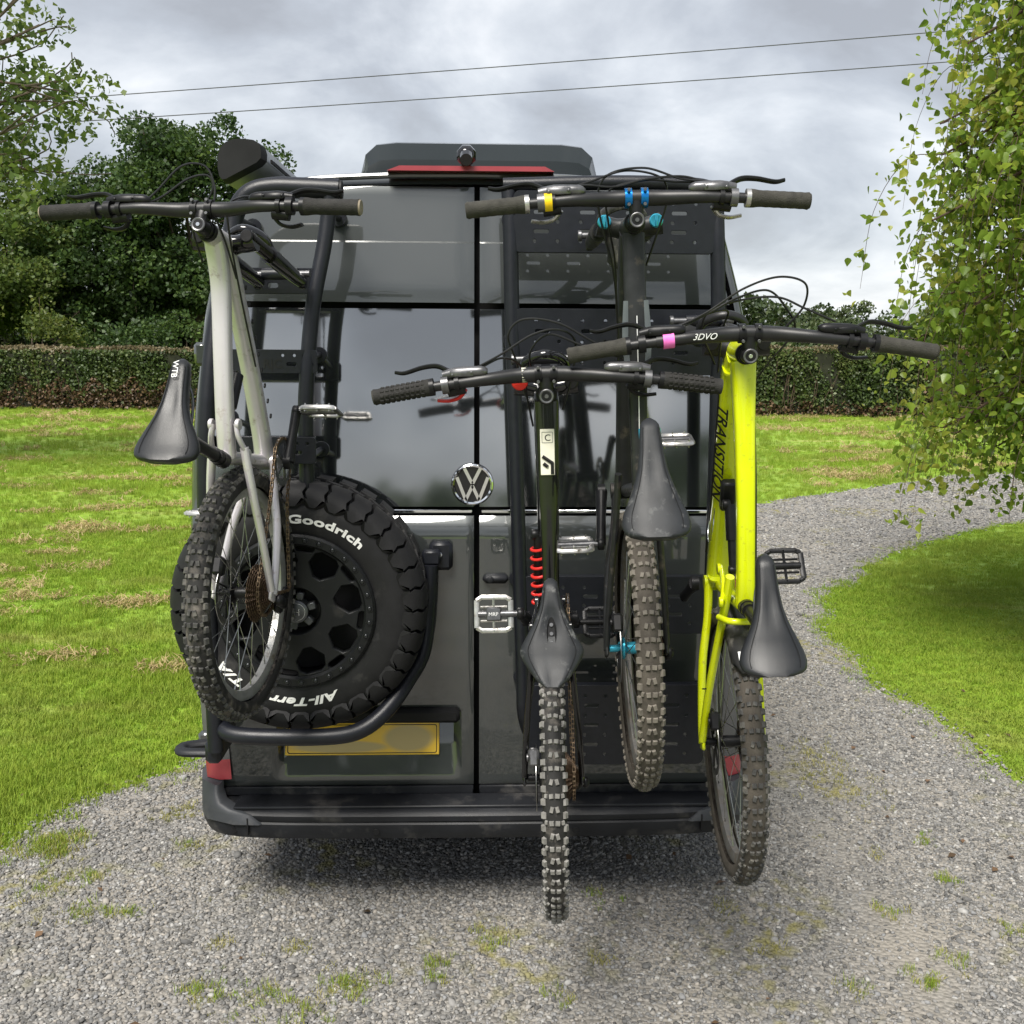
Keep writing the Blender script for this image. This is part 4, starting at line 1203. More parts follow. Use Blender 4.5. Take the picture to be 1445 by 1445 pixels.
    for s_ in (-1, 1):
        off = A(0, s_*ly, 0)+nf*.016
        top, mid, low = cr_+off-d*.018, cr_+off+d*(a2c*sc*.40), axl-nf*.024+A(0, s_*ly, 0)
        MB().tube(STL([top, mid]), .0178, 16).build('stanchion', 'stanchion', FK)
        MB().tube(STL([mid-d*.03, mid+d*.02, low-d*.06, low]), [.0235, .0235, .020, .0165], 16).disc(ST(low+nf*.0+A(0, -s_*.006, 0)), (0, s_, 0), .020, .020).build('lower_leg', S.get('lower_mat', 'gloss_black'), FK)
        MB().disc(ST(top+d*.004), up, .0165, .016, 18).build('top_cap', S.get('cap_mat', 'part_black'), FK)
        if S.get('cap_mat'):
            t_ = top+d*.004+up*.016
            MB().box(ST(t_+up*.003), (.030, .006, .008), np.stack([nf, A(0, 1, 0), up], 1), .002).build('adjuster_lever', S['cap_mat'], FK)
    m0 = cr_+d*(a2c*sc*.40)+nf*.016
    MB().tube(STL([m0+A(0, ly, 0)+nf*.01, m0+A(0, ly*.8, 0)+nf*.045-d*.035, m0+nf*.062-d*.06, m0+A(0, -ly*.8, 0)+nf*.045-d*.035, m0+A(0, -ly, 0)+nf*.01]), [.016, .014, .013, .014, .016], 10, n=5, ry=.010).build('fork_arch', S.get('lower_mat', 'gloss_black'), FK)
    MB().tube(STL([axl+A(0, .088, 0), axl+A(0, -.088, 0)]), .0095, 12).disc(ST(axl+A(0, .088, 0)), (0, 1, 0), .016, .012, 16).build('fork_axle', 'part_grey', FK)
    MB().tube(STL([axl+A(0, .052, 0), axl+A(0, -.052, 0)]), .017, 14).build('axle_clamp', 'rack_coat', FK)
    if S.get('fender'):
        V = []; F2 = []
        for i in range(12):
            t = i/11
            for j in range(7):
                y = (j-3)/3*(.040 if t < .8 else .040*math.sqrt(max(.02, 1-((t-.8)/.2)**2)))
                p = m0+nf*(.03-.13*t-.0)+d*(-.045-.010*math.sin(t*3)) + A(0, y, 0)+d*(abs(y)/.04)**2*.022
                V.append(ST(p))
        for i in range(11):
            for j in range(6): F2.append((i*7+j, i*7+j+1, (i+1)*7+j+1, (i+1)*7+j))
        fo = MB().add(V, F2).build('front_mudguard', 'mudguard_plastic', FK)
        so = fo.modifiers.new('thickness', 'SOLIDIFY'); so.thickness = .0025
    # ---- stem and bar
    sm_ = MB()
    s0 = ht+up*(.029*sc+.002)
    sm_.tube(STL([s0, s0+up*.034]), .0185, 20)
    sm_.tube(STL([s0+up*.017, s0+up*.017+nf*.025*sc, bc-nf*.010]), [.017, .016, .018], 14, ry=[.015, .017, .024])
    SMo = sm_.build('stem', 'part_black', B, angle=50)
    MB().disc(ST(s0+up*.034), up, .0180, .0045, 24).build('stem_cap', S.get('cap2', 'part_black'), SMo)
    MB().lathe([(.0120, 0), (.0150, .0008), (.0165, 0)], ST(s0+up*.0387), up, 24).build('cap_ring', 'part_grey', SMo)
    MB().disc(ST(s0+up*.0385), up, .0048, .0018, 12).build('cap_bolt', 'dull_chrome' if S.get('bright_bolt', 1) else 'part_grey', SMo)
    W = S['barw']/2; bs, rise = S['bs'], .025
    def bar_pt(y):
        a = abs(y); t = min(1, max(0, (a-.045)/.11)); t = t*t*(3-2*t)
        return HB(-bs*(a/W)**1.6, y, rise*t)
    ys = np.linspace(-W, W, 41)
    HBo = MB().tube([bar_pt(y) for y in ys], [.0115]*6+[.012, .0128, .0138, .0148, .0160, .0172, .0180, .0182, .0182, .0180, .0172, .0160, .0148, .0138, .0128, .012]+[.0115]*6, 16).build('handlebar', S.get('bar_mat', 'bar_black'), B)
    for s_ in (-1, 1):
        MB().tube([bar_pt(s_*.010), bar_pt(s_*.026)], .0225, 18).build('bar_clamp', S.get('clamp_mat', 'part_black'), SMo)
        for q in (-1, 1): MB().disc(bar_pt(s_*.018)+Sm@(up*.020+nf*.016*q), Sm@up, .0040, .007, 8).build('clamp_bolt', 'part_grey', SMo)
    gm = S.get('grip_mat', 'grip_rubber')
    lv = S.get('levers', {})
    for s_ in (-1, 1):
        g0, g1 = W-.130, W
        gp = [bar_pt(s_*(g0+(g1-g0)*t)) for t in np.linspace(0, 1, 15)]
        gr = MB(); rr = [.0185 if i % 2 == 0 else .0179 for i in range(15)]; rr[0] = .0205; rr[1] = .0200; rr[-1] = .0192
        G = gr.tube(gp, rr, 18).build('grip', gm, HBo, angle=60)
        MB().tube([bar_pt(s_*(W-.002)), bar_pt(s_*(W+.004))], [.0186, .0165], 18).build('grip_end', S.get('end_mat', 'grip_end'), HBo)
        if S.get('ridged'):
            rb_ = MB()
            for t in np.linspace(.12, .85, 9):
                for a in range(10):
                    an = 2*math.pi*a/10; p = bar_pt(s_*(g0+(g1-g0)*t))
                    nn = Sm@(up*math.cos(an)+nf*math.sin(an)); tt_ = Sm@(nf*math.cos(an)-up*math.sin(an))
                    rb_.box(p+nn*.0190, (.0085, .006, .003), np.stack([A(0, 1, 0), tt_, nn], 1), .001)
            o = rb_.build('grip_blocks', gm, HBo, smooth=False); tag(o, kind='stuff')
        MB().tube([bar_pt(s_*(g0-.009)), bar_pt(s_*(g0+.001))], .0205, 18).build('lock_ring', S.get('ring_mat', 'part_black'), HBo)
        # brake lever: clamp, reservoir body, blade
        yc = W-.165
        q1 = unit(nf*S.get('lev_f', 1.0)+d*.50)
        BL = MB()
        BL.tube([bar_pt(s_*(yc-.008)), bar_pt(s_*(yc+.008))], .0205, 16)
        pc = lambda y, a, u: bar_pt(s_*y)+Sm@(q1*a+up*u)
        BL.tube([pc(yc+.005, .024, .004), pc(yc-.03, .026, .006), pc(yc-.085, .022, .008), pc(yc-.098, .020, .008)], [.012, .0155, .0145, .007], 12, n=3, ry=[.011, .014, .013, .007])
        BL.box(pc(yc-.040, .024, .018), (.055, .016, .006), np.stack([A(0, 1, 0), Sm@nf, Sm@up], 1), .002)
        for y in (-.062, -.018): BL.disc(pc(yc+y, .024, .0205), Sm@up, .003, .003, 8)
        o = BL.build('brake_lever', S.get('lever_mat', 'part_black'), HBo, angle=50)
        MB().tube([pc(yc-.01, .032, .0), pc(yc+.02, .050, -.002), pc(yc+.055, .052, -.002), pc(yc+.095, .046, -.002), pc(yc+.118, .052, -.001)], [.009, .0085, .0075, .0070, .0055], 8, n=5, ry=[.006, .0055, .005, .0045, .004]).build('lever_blade', S.get('blade_mat', 'part_black'), HBo)
        if S.get('levers', {}).get(s_):
            lm = S['levers'][s_]
            q2 = unit(-nf*.80+d*.55)
            pc2 = lambda y, a, u=0: bar_pt(s_*y)+Sm@(q2*a+up*u)
            SH = MB().tube([bar_pt(s_*(yc-.032)), bar_pt(s_*(yc-.022))], .0175, 14)
            SH.tube([pc2(yc-.045, .018), pc2(yc-.005, .022)], [.014, .017, .013], 12, ry=.012)
            SH.build('shifter', 'part_black', HBo, angle=50)
            MB().tube([pc2(yc-.045, .022), pc2(yc-.030, .042), pc2(yc-.005, .048), pc2(yc+.022, .042)], [.007, .008, .012, .011], 8, n=4, ry=[.005, .0045, .0045, .004]).build('shift_paddle', lm, HBo)
    for (y0, y1, m) in S.get('bar_tape', []):
        MB().tube([bar_pt(y) for y in np.linspace(y0, y1, 5)], S.get('tape_r', .0142), 18).build('bar_sticker', m, HBo)
    for pts in S['hoses']:
        MB().tube([HB(*p) if len(p) == 3 else X(p[0], p[1], p[2]) for p in pts], .0026, 7, n=10).build('cable', 'hose_black', B)
    # ---- seat
    sx, sz = S['sad']; L = S.get('sl', .27)
    x0, x1 = sx+L*.63, sx-L*.37
    saddle(B, x0, x1, sz, S['saddle'], S.get('saddle_mat', 'saddle_black'), S.get('stilt', 0), S.get('sroll', 0))
    top = X(*stp[-1])
    SPm = MB().tube([top, A(sx-.005, 0, sz-.055)], .0153, 14).box(A(sx-.004, 0, sz-.050), (.046, .052, .024), bevel=.006)
    SP = SPm.build('seatpost', 'part_black', B, angle=50)
    axs = unit(A(sx, 0, sz-.05)-top)
    MB().tube([top-axs*.022, top+axs*.010], .0205, 16).tube([top+axs*.012, top+axs*.034], .0185, 16).build('seat_collar', 'part_black', SP)
    # ---- rear wheel
    R = S['Rw']
    ri = R-.060
    Wh = MB().lathe([(ri-.020, -.009), (ri-.020, .009), (ri-.006, .0145), (ri+.006, .0145), (ri+.002, .010), (ri+.002, -.010), (ri+.006, -.0145), (ri-.006, -.0145)], ra, (0, 1, 0), 72, closed=True).build('rear_wheel', S.get('rim_mat', 'rim_black'), B, angle=40)
    rear_tyre(R, Wh, S['knob_mat'], S['tyre_mat'], ra, S['seed'])
    sp_ = MB()
    for i in range(28):
        th = 2*math.pi*i/28; s_ = 1 if i % 2 else -1; lead = .9 if (i//2) % 2 else -.9
        h = ra+A(.027*math.cos(th+lead), s_*.030, .027*math.sin(th+lead)); e = ra+A((ri-.018)*math.cos(th), s_*.003, (ri-.018)*math.sin(th))
        sp_.tube([h, e], .00115, 5, cap=False)
        sp_.tube([e+(h-e)*.06, e], .0021, 6)
    o = sp_.build('spokes', 'spoke_steel', Wh); tag(o, kind='stuff')
    MB().tube([ra+A(0, -.070, 0), ra+A(0, .070, 0)], .010, 12).lathe([(.012, -.04), (.029, -.036), (.029, -.031), (.016, -.024), (.016, .024), (.029, .031), (.029, .036), (.012, .040)], ra, (0, 1, 0), 24).build('hub', S.get('hub_mat', 'part_black'), Wh)
    cs = MB()
    for k in range(11):
        r = .076-.0052*k; y = -.030-.0036*k
        an = np.linspace(0, 2*math.pi, 60, endpoint=False); rr = r+np.where(np.arange(60) % 2 == 0, .0024, -.0024)
        V = [(ra[0]+rr[i]*math.cos(an[i]), y, ra[2]+rr[i]*math.sin(an[i])) for i in range(60)]+[(ra[0]+rr[i]*math.cos(an[i]), y-.0018, ra[2]+rr[i]*math.sin(an[i])) for i in range(60)]
        V += [(ra[0]+(r-.014)*math.cos(an[i]), y, ra[2]+(r-.014)*math.sin(an[i])) for i in range(60)]+[(ra[0]+(r-.014)*math.cos(an[i]), y-.0018, ra[2]+(r-.014)*math.sin(an[i])) for i in range(60)]
        Fq = []
        for i in range(60):
            j = (i+1) % 60; Fq += [(i, j, 60+j, 60+i), (120+i, 120+j, j, i), (60+i, 60+j, 180+j, 180+i)]
        cs.add(V, Fq)
    cs.tube([ra+A(0, -.030, 0), ra+A(0, -.070, 0)], [.055, .018], 20)
    cs.build('cassette', S.get('cass_mat', 'rusty_cassette'), Wh, smooth=False)
    rot_ = plate_mesh('brake_rotor', circ(0, 0, .090, 40), [circ(0, 0, .072, 32)], .0018)
    ro = from_mesh('brake_rotor', rot_, 'spoke_steel', Wh); ro.location = (ra[0], .046, ra[2])
    arms = MB()
    for k in range(6):
        c = 2*math.pi*k/6; arms.tube([(ra[0]+.02*math.cos(c), .046, ra[2]+.02*math.sin(c)), (ra[0]+.074*math.cos(c+.4), .046, ra[2]+.074*math.sin(c+.4))], .003, 4)
    arms.build('rotor_arms', 'part_black', Wh)
    MB().box(ra+A(.055, .052, .072), (.050, .030, .034), bevel=.007).tube([ra+A(.055, .066, .085), ra+A(.055, .070, .085)], .010, 12).build('brake_caliper', S.get('cal_mat', 'part_black'), B)
    # ---- drivetrain
    ph = S['crank']      # right crank angle from forward, positive up
    for s_ in (-1, 1):
        a = ph if s_ < 0 else ph+math.pi
        e = A(.170*sc*math.cos(a), s_*.080, .170*sc*math.sin(a))
        ca = MB().tube([A(0, s_*.058, 0), A(0, s_*.078, 0)], .021, 18).tube([A(0, s_*.068, 0), e*.5+A(0, s_*.034, 0), e], [.017, .013, .014], 10, ref=(0, 1, 0), ry=[.021, .015, .016]).disc(e+A(0, -s_*.009, 0), (0, s_, 0), .0165, .018, 16)
        cro = ca.build('crank_arm', S.get('crank_mat', 'part_black'), B, angle=50)
        if S['pedals'].get(s_) is not None:
            ang, kd = S['pedals'][s_]; pedal(cro, e+A(0, s_*.018, 0), s_, ang, kd)
    cro = MB()
    an = np.linspace(0, 2*math.pi, 64, endpoint=False)
    rr = .066+np.where(np.arange(64) % 2 == 0, .0026, -.0026)
    V = []
    for y in (-.050, -.053):
        V += [(rr[i]*math.cos(an[i]), y, rr[i]*math.sin(an[i])) for i in range(64)]+[(.052*math.cos(an[i]), y, .052*math.sin(an[i])) for i in range(64)]
    Fq = []
    for i in range(64):
        j = (i+1) % 64; Fq += [(i, j, 64+j, 64+i), (128+i, 192+i, 192+j, 128+j), (i, 128+i, 128+j, j), (64+i, 64+j, 192+j, 192+i)]
    cro.add(V, Fq)
    for k in range(5):
        c = 2*math.pi*k/5+ph; cro.tube([A(.018*math.cos(c), -.054, .018*math.sin(c)), A(.055*math.cos(c), -.0515, .055*math.sin(c))], .006, 6, ry=.003)
    cro.build('chainring', 'part_grey', B, smooth=False)
    rd = ra+A(-.015, -.062, -.088)
    MB().box(ra+A(-.014, -.088, -.035), (.030, .022, .060), bevel=.007).box(rd+A(.0, -.006, .012), (.045, .020, .040), bevel=.007).tube([rd+A(0, .006, 0), rd+A(.05, .006, -.075)], .007, 8, ry=.004).tube([rd+A(0, .014, 0), rd+A(.05, .014, -.075)], .007, 8, ry=.003).disc(rd+A(.012, .004, -.004), (0, 1, 0), .020, .010, 14).disc(rd+A(.05, .004, -.075), (0, 1, 0), .020, .010, 14).build('derailleur', 'part_black', B, angle=50)
    cy = -.0515
    top_c = [(.03, cy, .058), (0.0, cy, .066), (-.15*sc, cy-.003, .066), (ra[0]+.06, cy-.004, ra[2]+.052), (ra[0], cy-.004, ra[2]+.058), (ra[0]-.045, cy-.004, ra[2]+.035), (ra[0]-.058, cy-.004, ra[2]-.01), (rd[0]-.01, cy-.006, rd[2]+.03), (rd[0]+.030, cy-.006, rd[2]), (rd[0]+.05, cy-.006, rd[2]-.05), (rd[0]+.066, cy-.006, rd[2]-.090), (rd[0]+.10, cy-.004, rd[2]-.085), (-.12*sc, cy, -.078), (-.02, cy, -.066), (.03, cy, -.058), (.060, cy, -.025), (.066, cy, .01), (.05, cy, .042), (.03, cy, .058)]
    chain(B, top_c, 0)
    if S.get('extra'): S['extra'](B, F, X, ST, HB, bar_pt, dict(ht=ht, hb=hb, up=up, nf=nf, d=d, ra=ra, R=R, sad=(x0, x1, sz), Sm=Sm, HBo=HBo, Wh=Wh))
    return B

TT0 = [(.452, .585), (.30, .535), (.12, .468), (-.02, .405), (-.098, .365)]
DT0 = [(.488, .535), (.46, .485), (.38, .385), (.22, .205), (.06, .045), (.0, .0)]
ST0 = [(0, 0), (-.03, .10), (-.065, .22), (-.098, .34), (-.115, .415)]
SS0 = [(-.055, .335, .046), (-.18, .245, .055), (-.32, .135, .070), (-.435, .050, .078)]

def text_on(B, par, body, o, ux, uy, size, m, name='decal', shear=0.0, off=0.0):
    ux, uy = unit(ux), unit(uy); n_ = np.cross(ux, uy); v, f = text_verts(body, size, .0003, shear, off)
    V = np.asarray(o)+np.outer(v[:, 0], ux)+np.outer(v[:, 1], uy)+np.outer(v[:, 2]+.0004, n_)
    return MB().add(V, f).build(name, m, par, smooth=False)

def tail_mark(B, g, m='white_print'):
    x0, x1, z = g['sad']
    MB().lathe([(.0001, 0), (.006, 0), (.0085, -.001)], A(x1+.010, 0, z+.0155), (-.25, 0, 1), 10).build('saddle_mark', m, B)

# ---- silver bicycle, left
def extra_silver(B, F, X, ST, HB, bp, g):
    tail_mark(B, g); x0, x1, z = g['sad']
    text_on(B, B, 'WTB', (x0-.016, .008, z+.0165), (-1, 0, 0), (0, -1, 0), .019, 'white_print', 'saddle_print')
    MB().tube([bp(.095), bp(.125)], .0138, 16).build('bar_decal', 'white_print', g['HBo'])
    for k in range(9):
        p = X(.40-.035*k, .418-.040*k, -.034)
        MB().box(p, (.014, .006, .006), bevel=.002).build('cable_clip', 'part_black', F)
make_bike(dict(T=[-0.5911, -0.4345, 1.6117], R=[[.056, -.98886, -.1379], [.43045, .14853, -.89031], [.90087, -.00951, .43398]], steer=.0005,
    label='silver mountain bike with dusty knobbly tyre hung beside the spare wheel', SA=76, sc=.86, a2c=.47, barw=.772, bs=.010, Rw=.337, sl=.258, sad=(-.1134, .581), seed=3,
    frame_mat='silver_frame', tt=dict(p=[(.465, .575), (.36, .500), (.16, .415), (.0, .345), (-.090, .295)], rz=[.026, .022, .021, .021, .022], ry=[.026, .0235, .0225, .022, .021], pw=2.8),
    dt=dict(p=DT0, rz=[.026, .029, .028, .026, .026], ry=[.024, .024, .023, .024, .028], pw=2.4), seat_tube=[(0, 0), (-.03, .10), (-.06, .20), (-.092, .295), (-.110, .345)], seat_stay=[(-.06, .30, .042), (-.16, .245, .054), (-.31, .145, .070), (-.435, .050, .078)], stay_k=1.25,
    rocker=((-.005, .345), (-.075, .285)), shock=((.17, .30), (-.03, .335), None), saddle='round', saddle_mat='saddle_black', sroll=.06,
    knob_mat='knob_dark', tyre_mat='bike_tyre_clean', rim_mat='rim_silver', crank=.10, pedals={-1: (1.45, 'plat'), 1: (1.2, 'plat')}, grip_mat='grip_rubber', end_mat='grip_end',
    levers={-1: 'part_black', 1: 'part_black'}, lower_mat='gloss_black', crown_mat='gloss_black',
    hoses=[[(.01, .15, .01), (.045, .11, .01), (.10, .05, .015), (.105, .0, .0), (.06, -.022, -.01), (.0, -.02, -.02), (-.06, -.03, -.07), (-.13, -.035, -.13)],
           [(.01, .15, .005), (.035, .10, .0), (.075, .04, .0), (.085, -.005, -.01), (.05, -.012, -.02), (-.02, .045, -.05), (-.09, .05, -.12)],
           [(.02, -.145, .01), (.03, -.10, .0), (.02, -.05, -.03), (-.03, -.04, -.06), (-.16, -.034, -.16), (-.32, -.03, -.29)]], extra=extra_silver))

# ---- dark carbon bicycle, upper one on the right door
def extra_dark(B, F, X, ST, HB, bp, g):
    for k, w_ in enumerate((.005, .012, .020)):
        MB().box(X(.375-.006*k, .5785-.0020*k), (.0026, w_, .0008), rotm((0, 1, 0), -.32)).build('head_badge', 'white_print', F)
    for s_ in (-1, 1):
        MB().tube([X(.30, .549, s_*.022), X(.22, .520, s_*.027), X(.14, .492, s_*.022)], .004, 6, n=4, ry=.008).build('frame_stripe', 'frame_grey', F)
    MB().tube([X(.26, .552), X(.10, .490), X(0, .44)], .0012, 5).build('frame_line', 'white_print', F)
    text_on(B, F, 'S T 9', X(.02, .452, -.022), (-1, 0, -.38), (0, -.8, .6), .018, 'white_print')
    x0, x1, z = g['sad']
    for s_ in (-1, 1): MB().box((x0-.040, s_*.0205, z-.006), (.030, .003, .008), rotm((1, 0, 0), s_*.5)).build('saddle_flash', 'teal_anodised', B)
make_bike(dict(T=[.4132, -.4987, 1.5413], R=[[-0.01937, -0.99755, -0.06715], [0.42128, 0.05277, -0.90539], [0.90673, -0.04582, 0.41923]], steer=-.0142,
    label='dark carbon mountain bike with blue stem clamp and mud coated tyre', barw=.76, bs=.020, Rw=.365, sad=(-.2029, .6609), seed=5,
    frame_mat='carbon_frame', tt=dict(p=TT0, rz=[.024, .019, .017, .016, .017], ry=[.027, .026, .023, .019, .018], pw=3),
    dt=dict(p=DT0, rz=[.028, .032, .032, .030, .028], ry=[.027, .028, .028, .028, .030], pw=3), seat_tube=[(0, 0), (-.03, .11), (-.07, .25), (-.105, .37), (-.13, .45)], seat_stay=SS0,
    rocker=None, shock=None, saddle='slim', saddle_mat='saddle_dusty', sl=.275,
    knob_mat='knob_mud', tyre_mat='bike_tyre_mud', rim_mat='rim_dusty', hub_mat='teal_anodised', crank=math.radians(-18), pedals={-1: (.95, 'plat'), 1: (.95, 'plat')}, grip_mat='grip_worn', end_mat='grip_worn',
    ring_mat='pedal_metal', lever_mat='part_grey', blade_mat='part_black', clamp_mat='blue_anodised', cap_mat='teal_anodised', bright_bolt=0, levers={-1: 'pedal_metal', 1: 'pedal_metal'}, fender=True, lower_mat='mudguard_plastic', crown_mat='carbon_frame',
    bar_tape=[(.190, .218, 'yellow_sticker')], tape_r=.0200,
    hoses=[[(.02, .17, .01), (.03, .12, .01), (.026, .05, .0), (.04, -.02, 0), (.045, -.10, .0), (.03, -.16, .0)],
           [(.02, .17, .0), (.04, .10, .0), (.062, .02, -.01), (.045, -.06, -.02), (.0, -.075, -.05), (-.06, -.06, -.08), (-.14, -.035, -.12)],
           [(.03, -.17, .01), (.04, -.10, 0), (.065, -.02, 0), (.055, .06, -.01), (.01, .085, -.02), (-.07, .07, -.05), (-.15, .045, -.10), (-.27, .03, -.17), (-.40, .025, -.23)],
           [(.03, -.17, .0), (.035, -.09, -.01), (.04, -.02, -.01), (.02, .06, -.03), (-.05, .058, -.06), (-.13, .040, -.11), (-.25, .032, -.17)]], extra=extra_dark))

# ---- black bicycle, lowest, over the bumper
def extra_black(B, F, X, ST, HB, bp, g):
    c = X(.355, .575); ux, uy = A(0, -1, 0), unit(X(.452, .585)-X(.30, .535))
    n_ = np.cross(ux, uy); Rm = np.stack([ux, uy, n_], 1)
    MB().box(c-uy*.025+n_*.001, (.034, .110, .002), Rm, .0006).build('frame_sticker', 'cream_sticker', F)
    text_on(B, F, 'C', c-ux*.007+uy*.002+n_*.002, ux, uy, .022, 'black_print')
    bx = plate_mesh('sticker_box', rrect(-.013, .013, -.013, .013, .001), [rrect(-.0122, .0122, -.0122, .0122, .001)], .0004)
    o = from_mesh('sticker_box', bx, 'black_print', F)
    M = Matrix(((ux[0], -n_[0], uy[0], 0), (ux[1], -n_[1], uy[1], 0), (ux[2], -n_[2], uy[2], 0), (0, 0, 0, 1)))
    M.translation = Vector(c+uy*.010+n_*.0026); o.matrix_local = M
    for k, (a, b) in enumerate((((-.012, -.035), (.012, -.052)), ((.011, -.050), (.011, -.078)), ((-.010, -.052), (.0, -.060)))):
        p, q = c+ux*a[0]+uy*a[1]+n_*.0024, c+ux*b[0]+uy*b[1]+n_*.0024
        MB().tube([p, q], .0045, 6, ref=n_, ry=.0045).build('sticker_mark', 'black_print', F)
    MB().tube([bp(.045), bp(.056)], .0178, 18).build('bar_decal', 'cream_sticker', g['HBo'])
    MB().disc(HB(-.02, .062, -.045), g['Sm']@g['up'], .020, .012, 16).build('fork_knob', 'red_plastic', B)
make_bike(dict(T=[.2099, -.4619, 1.1665], R=[[-.00604, -.99765, -.06831], [.37855, .06094, -.92357], [.92556, -.03144, .37729]], steer=.0079,
    label='gloss black mountain bike with red coil spring hung lowest over the bumper', barw=.795, bs=.040, Rw=.372, sad=(-.140, .655), sl=.245, seed=8,
    frame_mat='black_frame', tt=dict(p=TT0, rz=[.024, .019, .017, .016, .017], ry=[.030, .025, .019, .016, .017], pw=3),
    dt=dict(p=DT0, rz=[.028, .031, .030, .028, .028], ry=[.030, .032, .030, .028, .032], pw=3), seat_tube=ST0, seat_stay=SS0,
    rocker=((.01, .29), (-.06, .33)), shock=((.19, .275, .026), (.0, .125, .026), 'red_plastic'), saddle='angular', saddle_mat='saddle_dusty',
    knob_mat='knob_dusty', tyre_mat='bike_tyre_clean', crank=math.radians(-88), pedals={1: (-.15, 'clip'), -1: (.3, 'black')}, grip_mat='grip_rubber', end_mat='grip_worn', ridged=True,
    ring_mat='part_black', lever_mat='part_grey', levers={-1: 'part_black', 1: 'red_plastic'}, bright_bolt=0, cap2='part_black', cal_mat='part_grey',
    hoses=[[(.02, .16, .02), (.05, .10, .02), (.09, .03, .01), (.10, -.03, 0), (.07, -.07, -.03), (-.02, -.06, -.09), (-.10, -.04, -.15)],
           [(.02, .15, .02), (.04, .10, .01), (.02, .06, -.03), (-.04, .05, -.08), (-.14, .035, -.16)],
           [(.03, -.18, 0), (.07, -.11, .0), (.115, -.03, 0), (.125, .05, -.01), (.09, .085, -.02), (.03, .07, -.05), (-.06, .05, -.10)],
           [(.03, -.18, 0), (.06, -.09, .0), (.09, -.01, .0), (.05, .035, -.02), (-.01, .03, -.06)]], extra=extra_black))

# ---- neon yellow bicycle, outermost
def extra_yellow(B, F, X, ST, HB, bp, g):
    tail_mark(B, g)
    a, b = X(.415, .42), X(.12, .092); ux = unit(b-a); up_ = unit(np.cross(ux, A(0, 1, 0)))
    if up_[2] < 0: up_ = -up_
    nn = unit(A(0, 1, 0)*.80+up_*.60); uy = np.cross(nn, ux)
    text_on(B, F, 'TRANSITION', a+A(0, 1, 0)*.0305+up_*.0245-uy*.011, ux, uy, .050, 'black_print', shear=.3, off=.0006)
    for k, p in enumerate(((.465, .50), (.02, .03))): MB().tube([X(p[0], p[1])-ux*.003, X(p[0], p[1])+ux*.003], .0345, 24, power=4).build('weld', 'yellow_frame', F)
    MB().tube([X(.44, .435, .034), X(.36, .36, .036), X(.2, .19, .036), (X(.08, .06, .040))], .0026, 6, n=5).build('cable', 'hose_black', B)
    MB().tube([X(.40, .578, -.022), X(.2, .52, -.024), X(0, .445, -.024), X(-.08, .40, -.03)], .0026, 6, n=5).build('cable', 'hose_black', B)
    ra, R = g['ra'], g['R']
    V = []; F2 = []
    for i in range(16):
        t = i/15; th = math.radians(64-48*t); w = .034 if t < .7 else .034*math.sqrt(max(.03, 1-((t-.7)/.3)**2))
        if t < .15: w = .034*(.45+.55*t/.15)
        for j in range(9):
            y = (j-4)/4*w; r = R+.016-(abs(y)/.034)**2*.020
            V.append((ra[0]+r*math.cos(th), y, ra[2]+r*math.sin(th)))
    for i in range(15):
        for j in range(8): F2.append((i*9+j, i*9+j+1, (i+1)*9+j+1, (i+1)*9+j))
    o = MB().add(V, F2).build('rear_mudguard', 'mudguard_plastic', B); so = o.modifiers.new('thickness', 'SOLIDIFY'); so.thickness = .002
    th = math.radians(58); r = R+.0185
    p = A(ra[0]+r*math.cos(th), .012, ra[2]+r*math.sin(th)); n_ = A(math.cos(th), 0.12, math.sin(th)); t_ = A(-math.sin(th), 0, math.cos(th))
    MB().box(p, (.040, .014, .001), np.stack([t_, unit(np.cross(n_, t_)), unit(n_)], 1)).build('mudguard_label', 'white_print', B)
    MB().tube([bp(.15), bp(.215)], .0148, 16).build('bar_black_tape', 'bar_black', g['HBo'])
    text_on(B, g['HBo'], '3DVO', bp(.135)+g['up']*.0165+g['nf']*-.004, (0, -1, 0), g['nf'], .020, 'white_print', shear=.4)
    MB().tube([X(-.30, .145, .066), X(-.30, .155, .080), X(-.30, .135, .082), X(-.30, .125, .070), X(-.30, .145, .064)], .002, 6, n=4).build('cable_tie', 'part_black', B)
    # wire lock coiled on the down tube
    q = [X(.13, .20, .0)+A(.045*math.cos(a), .028+.02*math.sin(a*.5), .05*math.sin(a)) for a in np.linspace(0, 5.2, 24)]
    MB().tube(q, .0016, 6).build('wire_loop', 'dull_chrome', B)
    MB().box(X(.20, .255), (.09, .040, .030), rotm((0, 1, 0), -.82), .006).build('tool_mount', 'part_black', F)
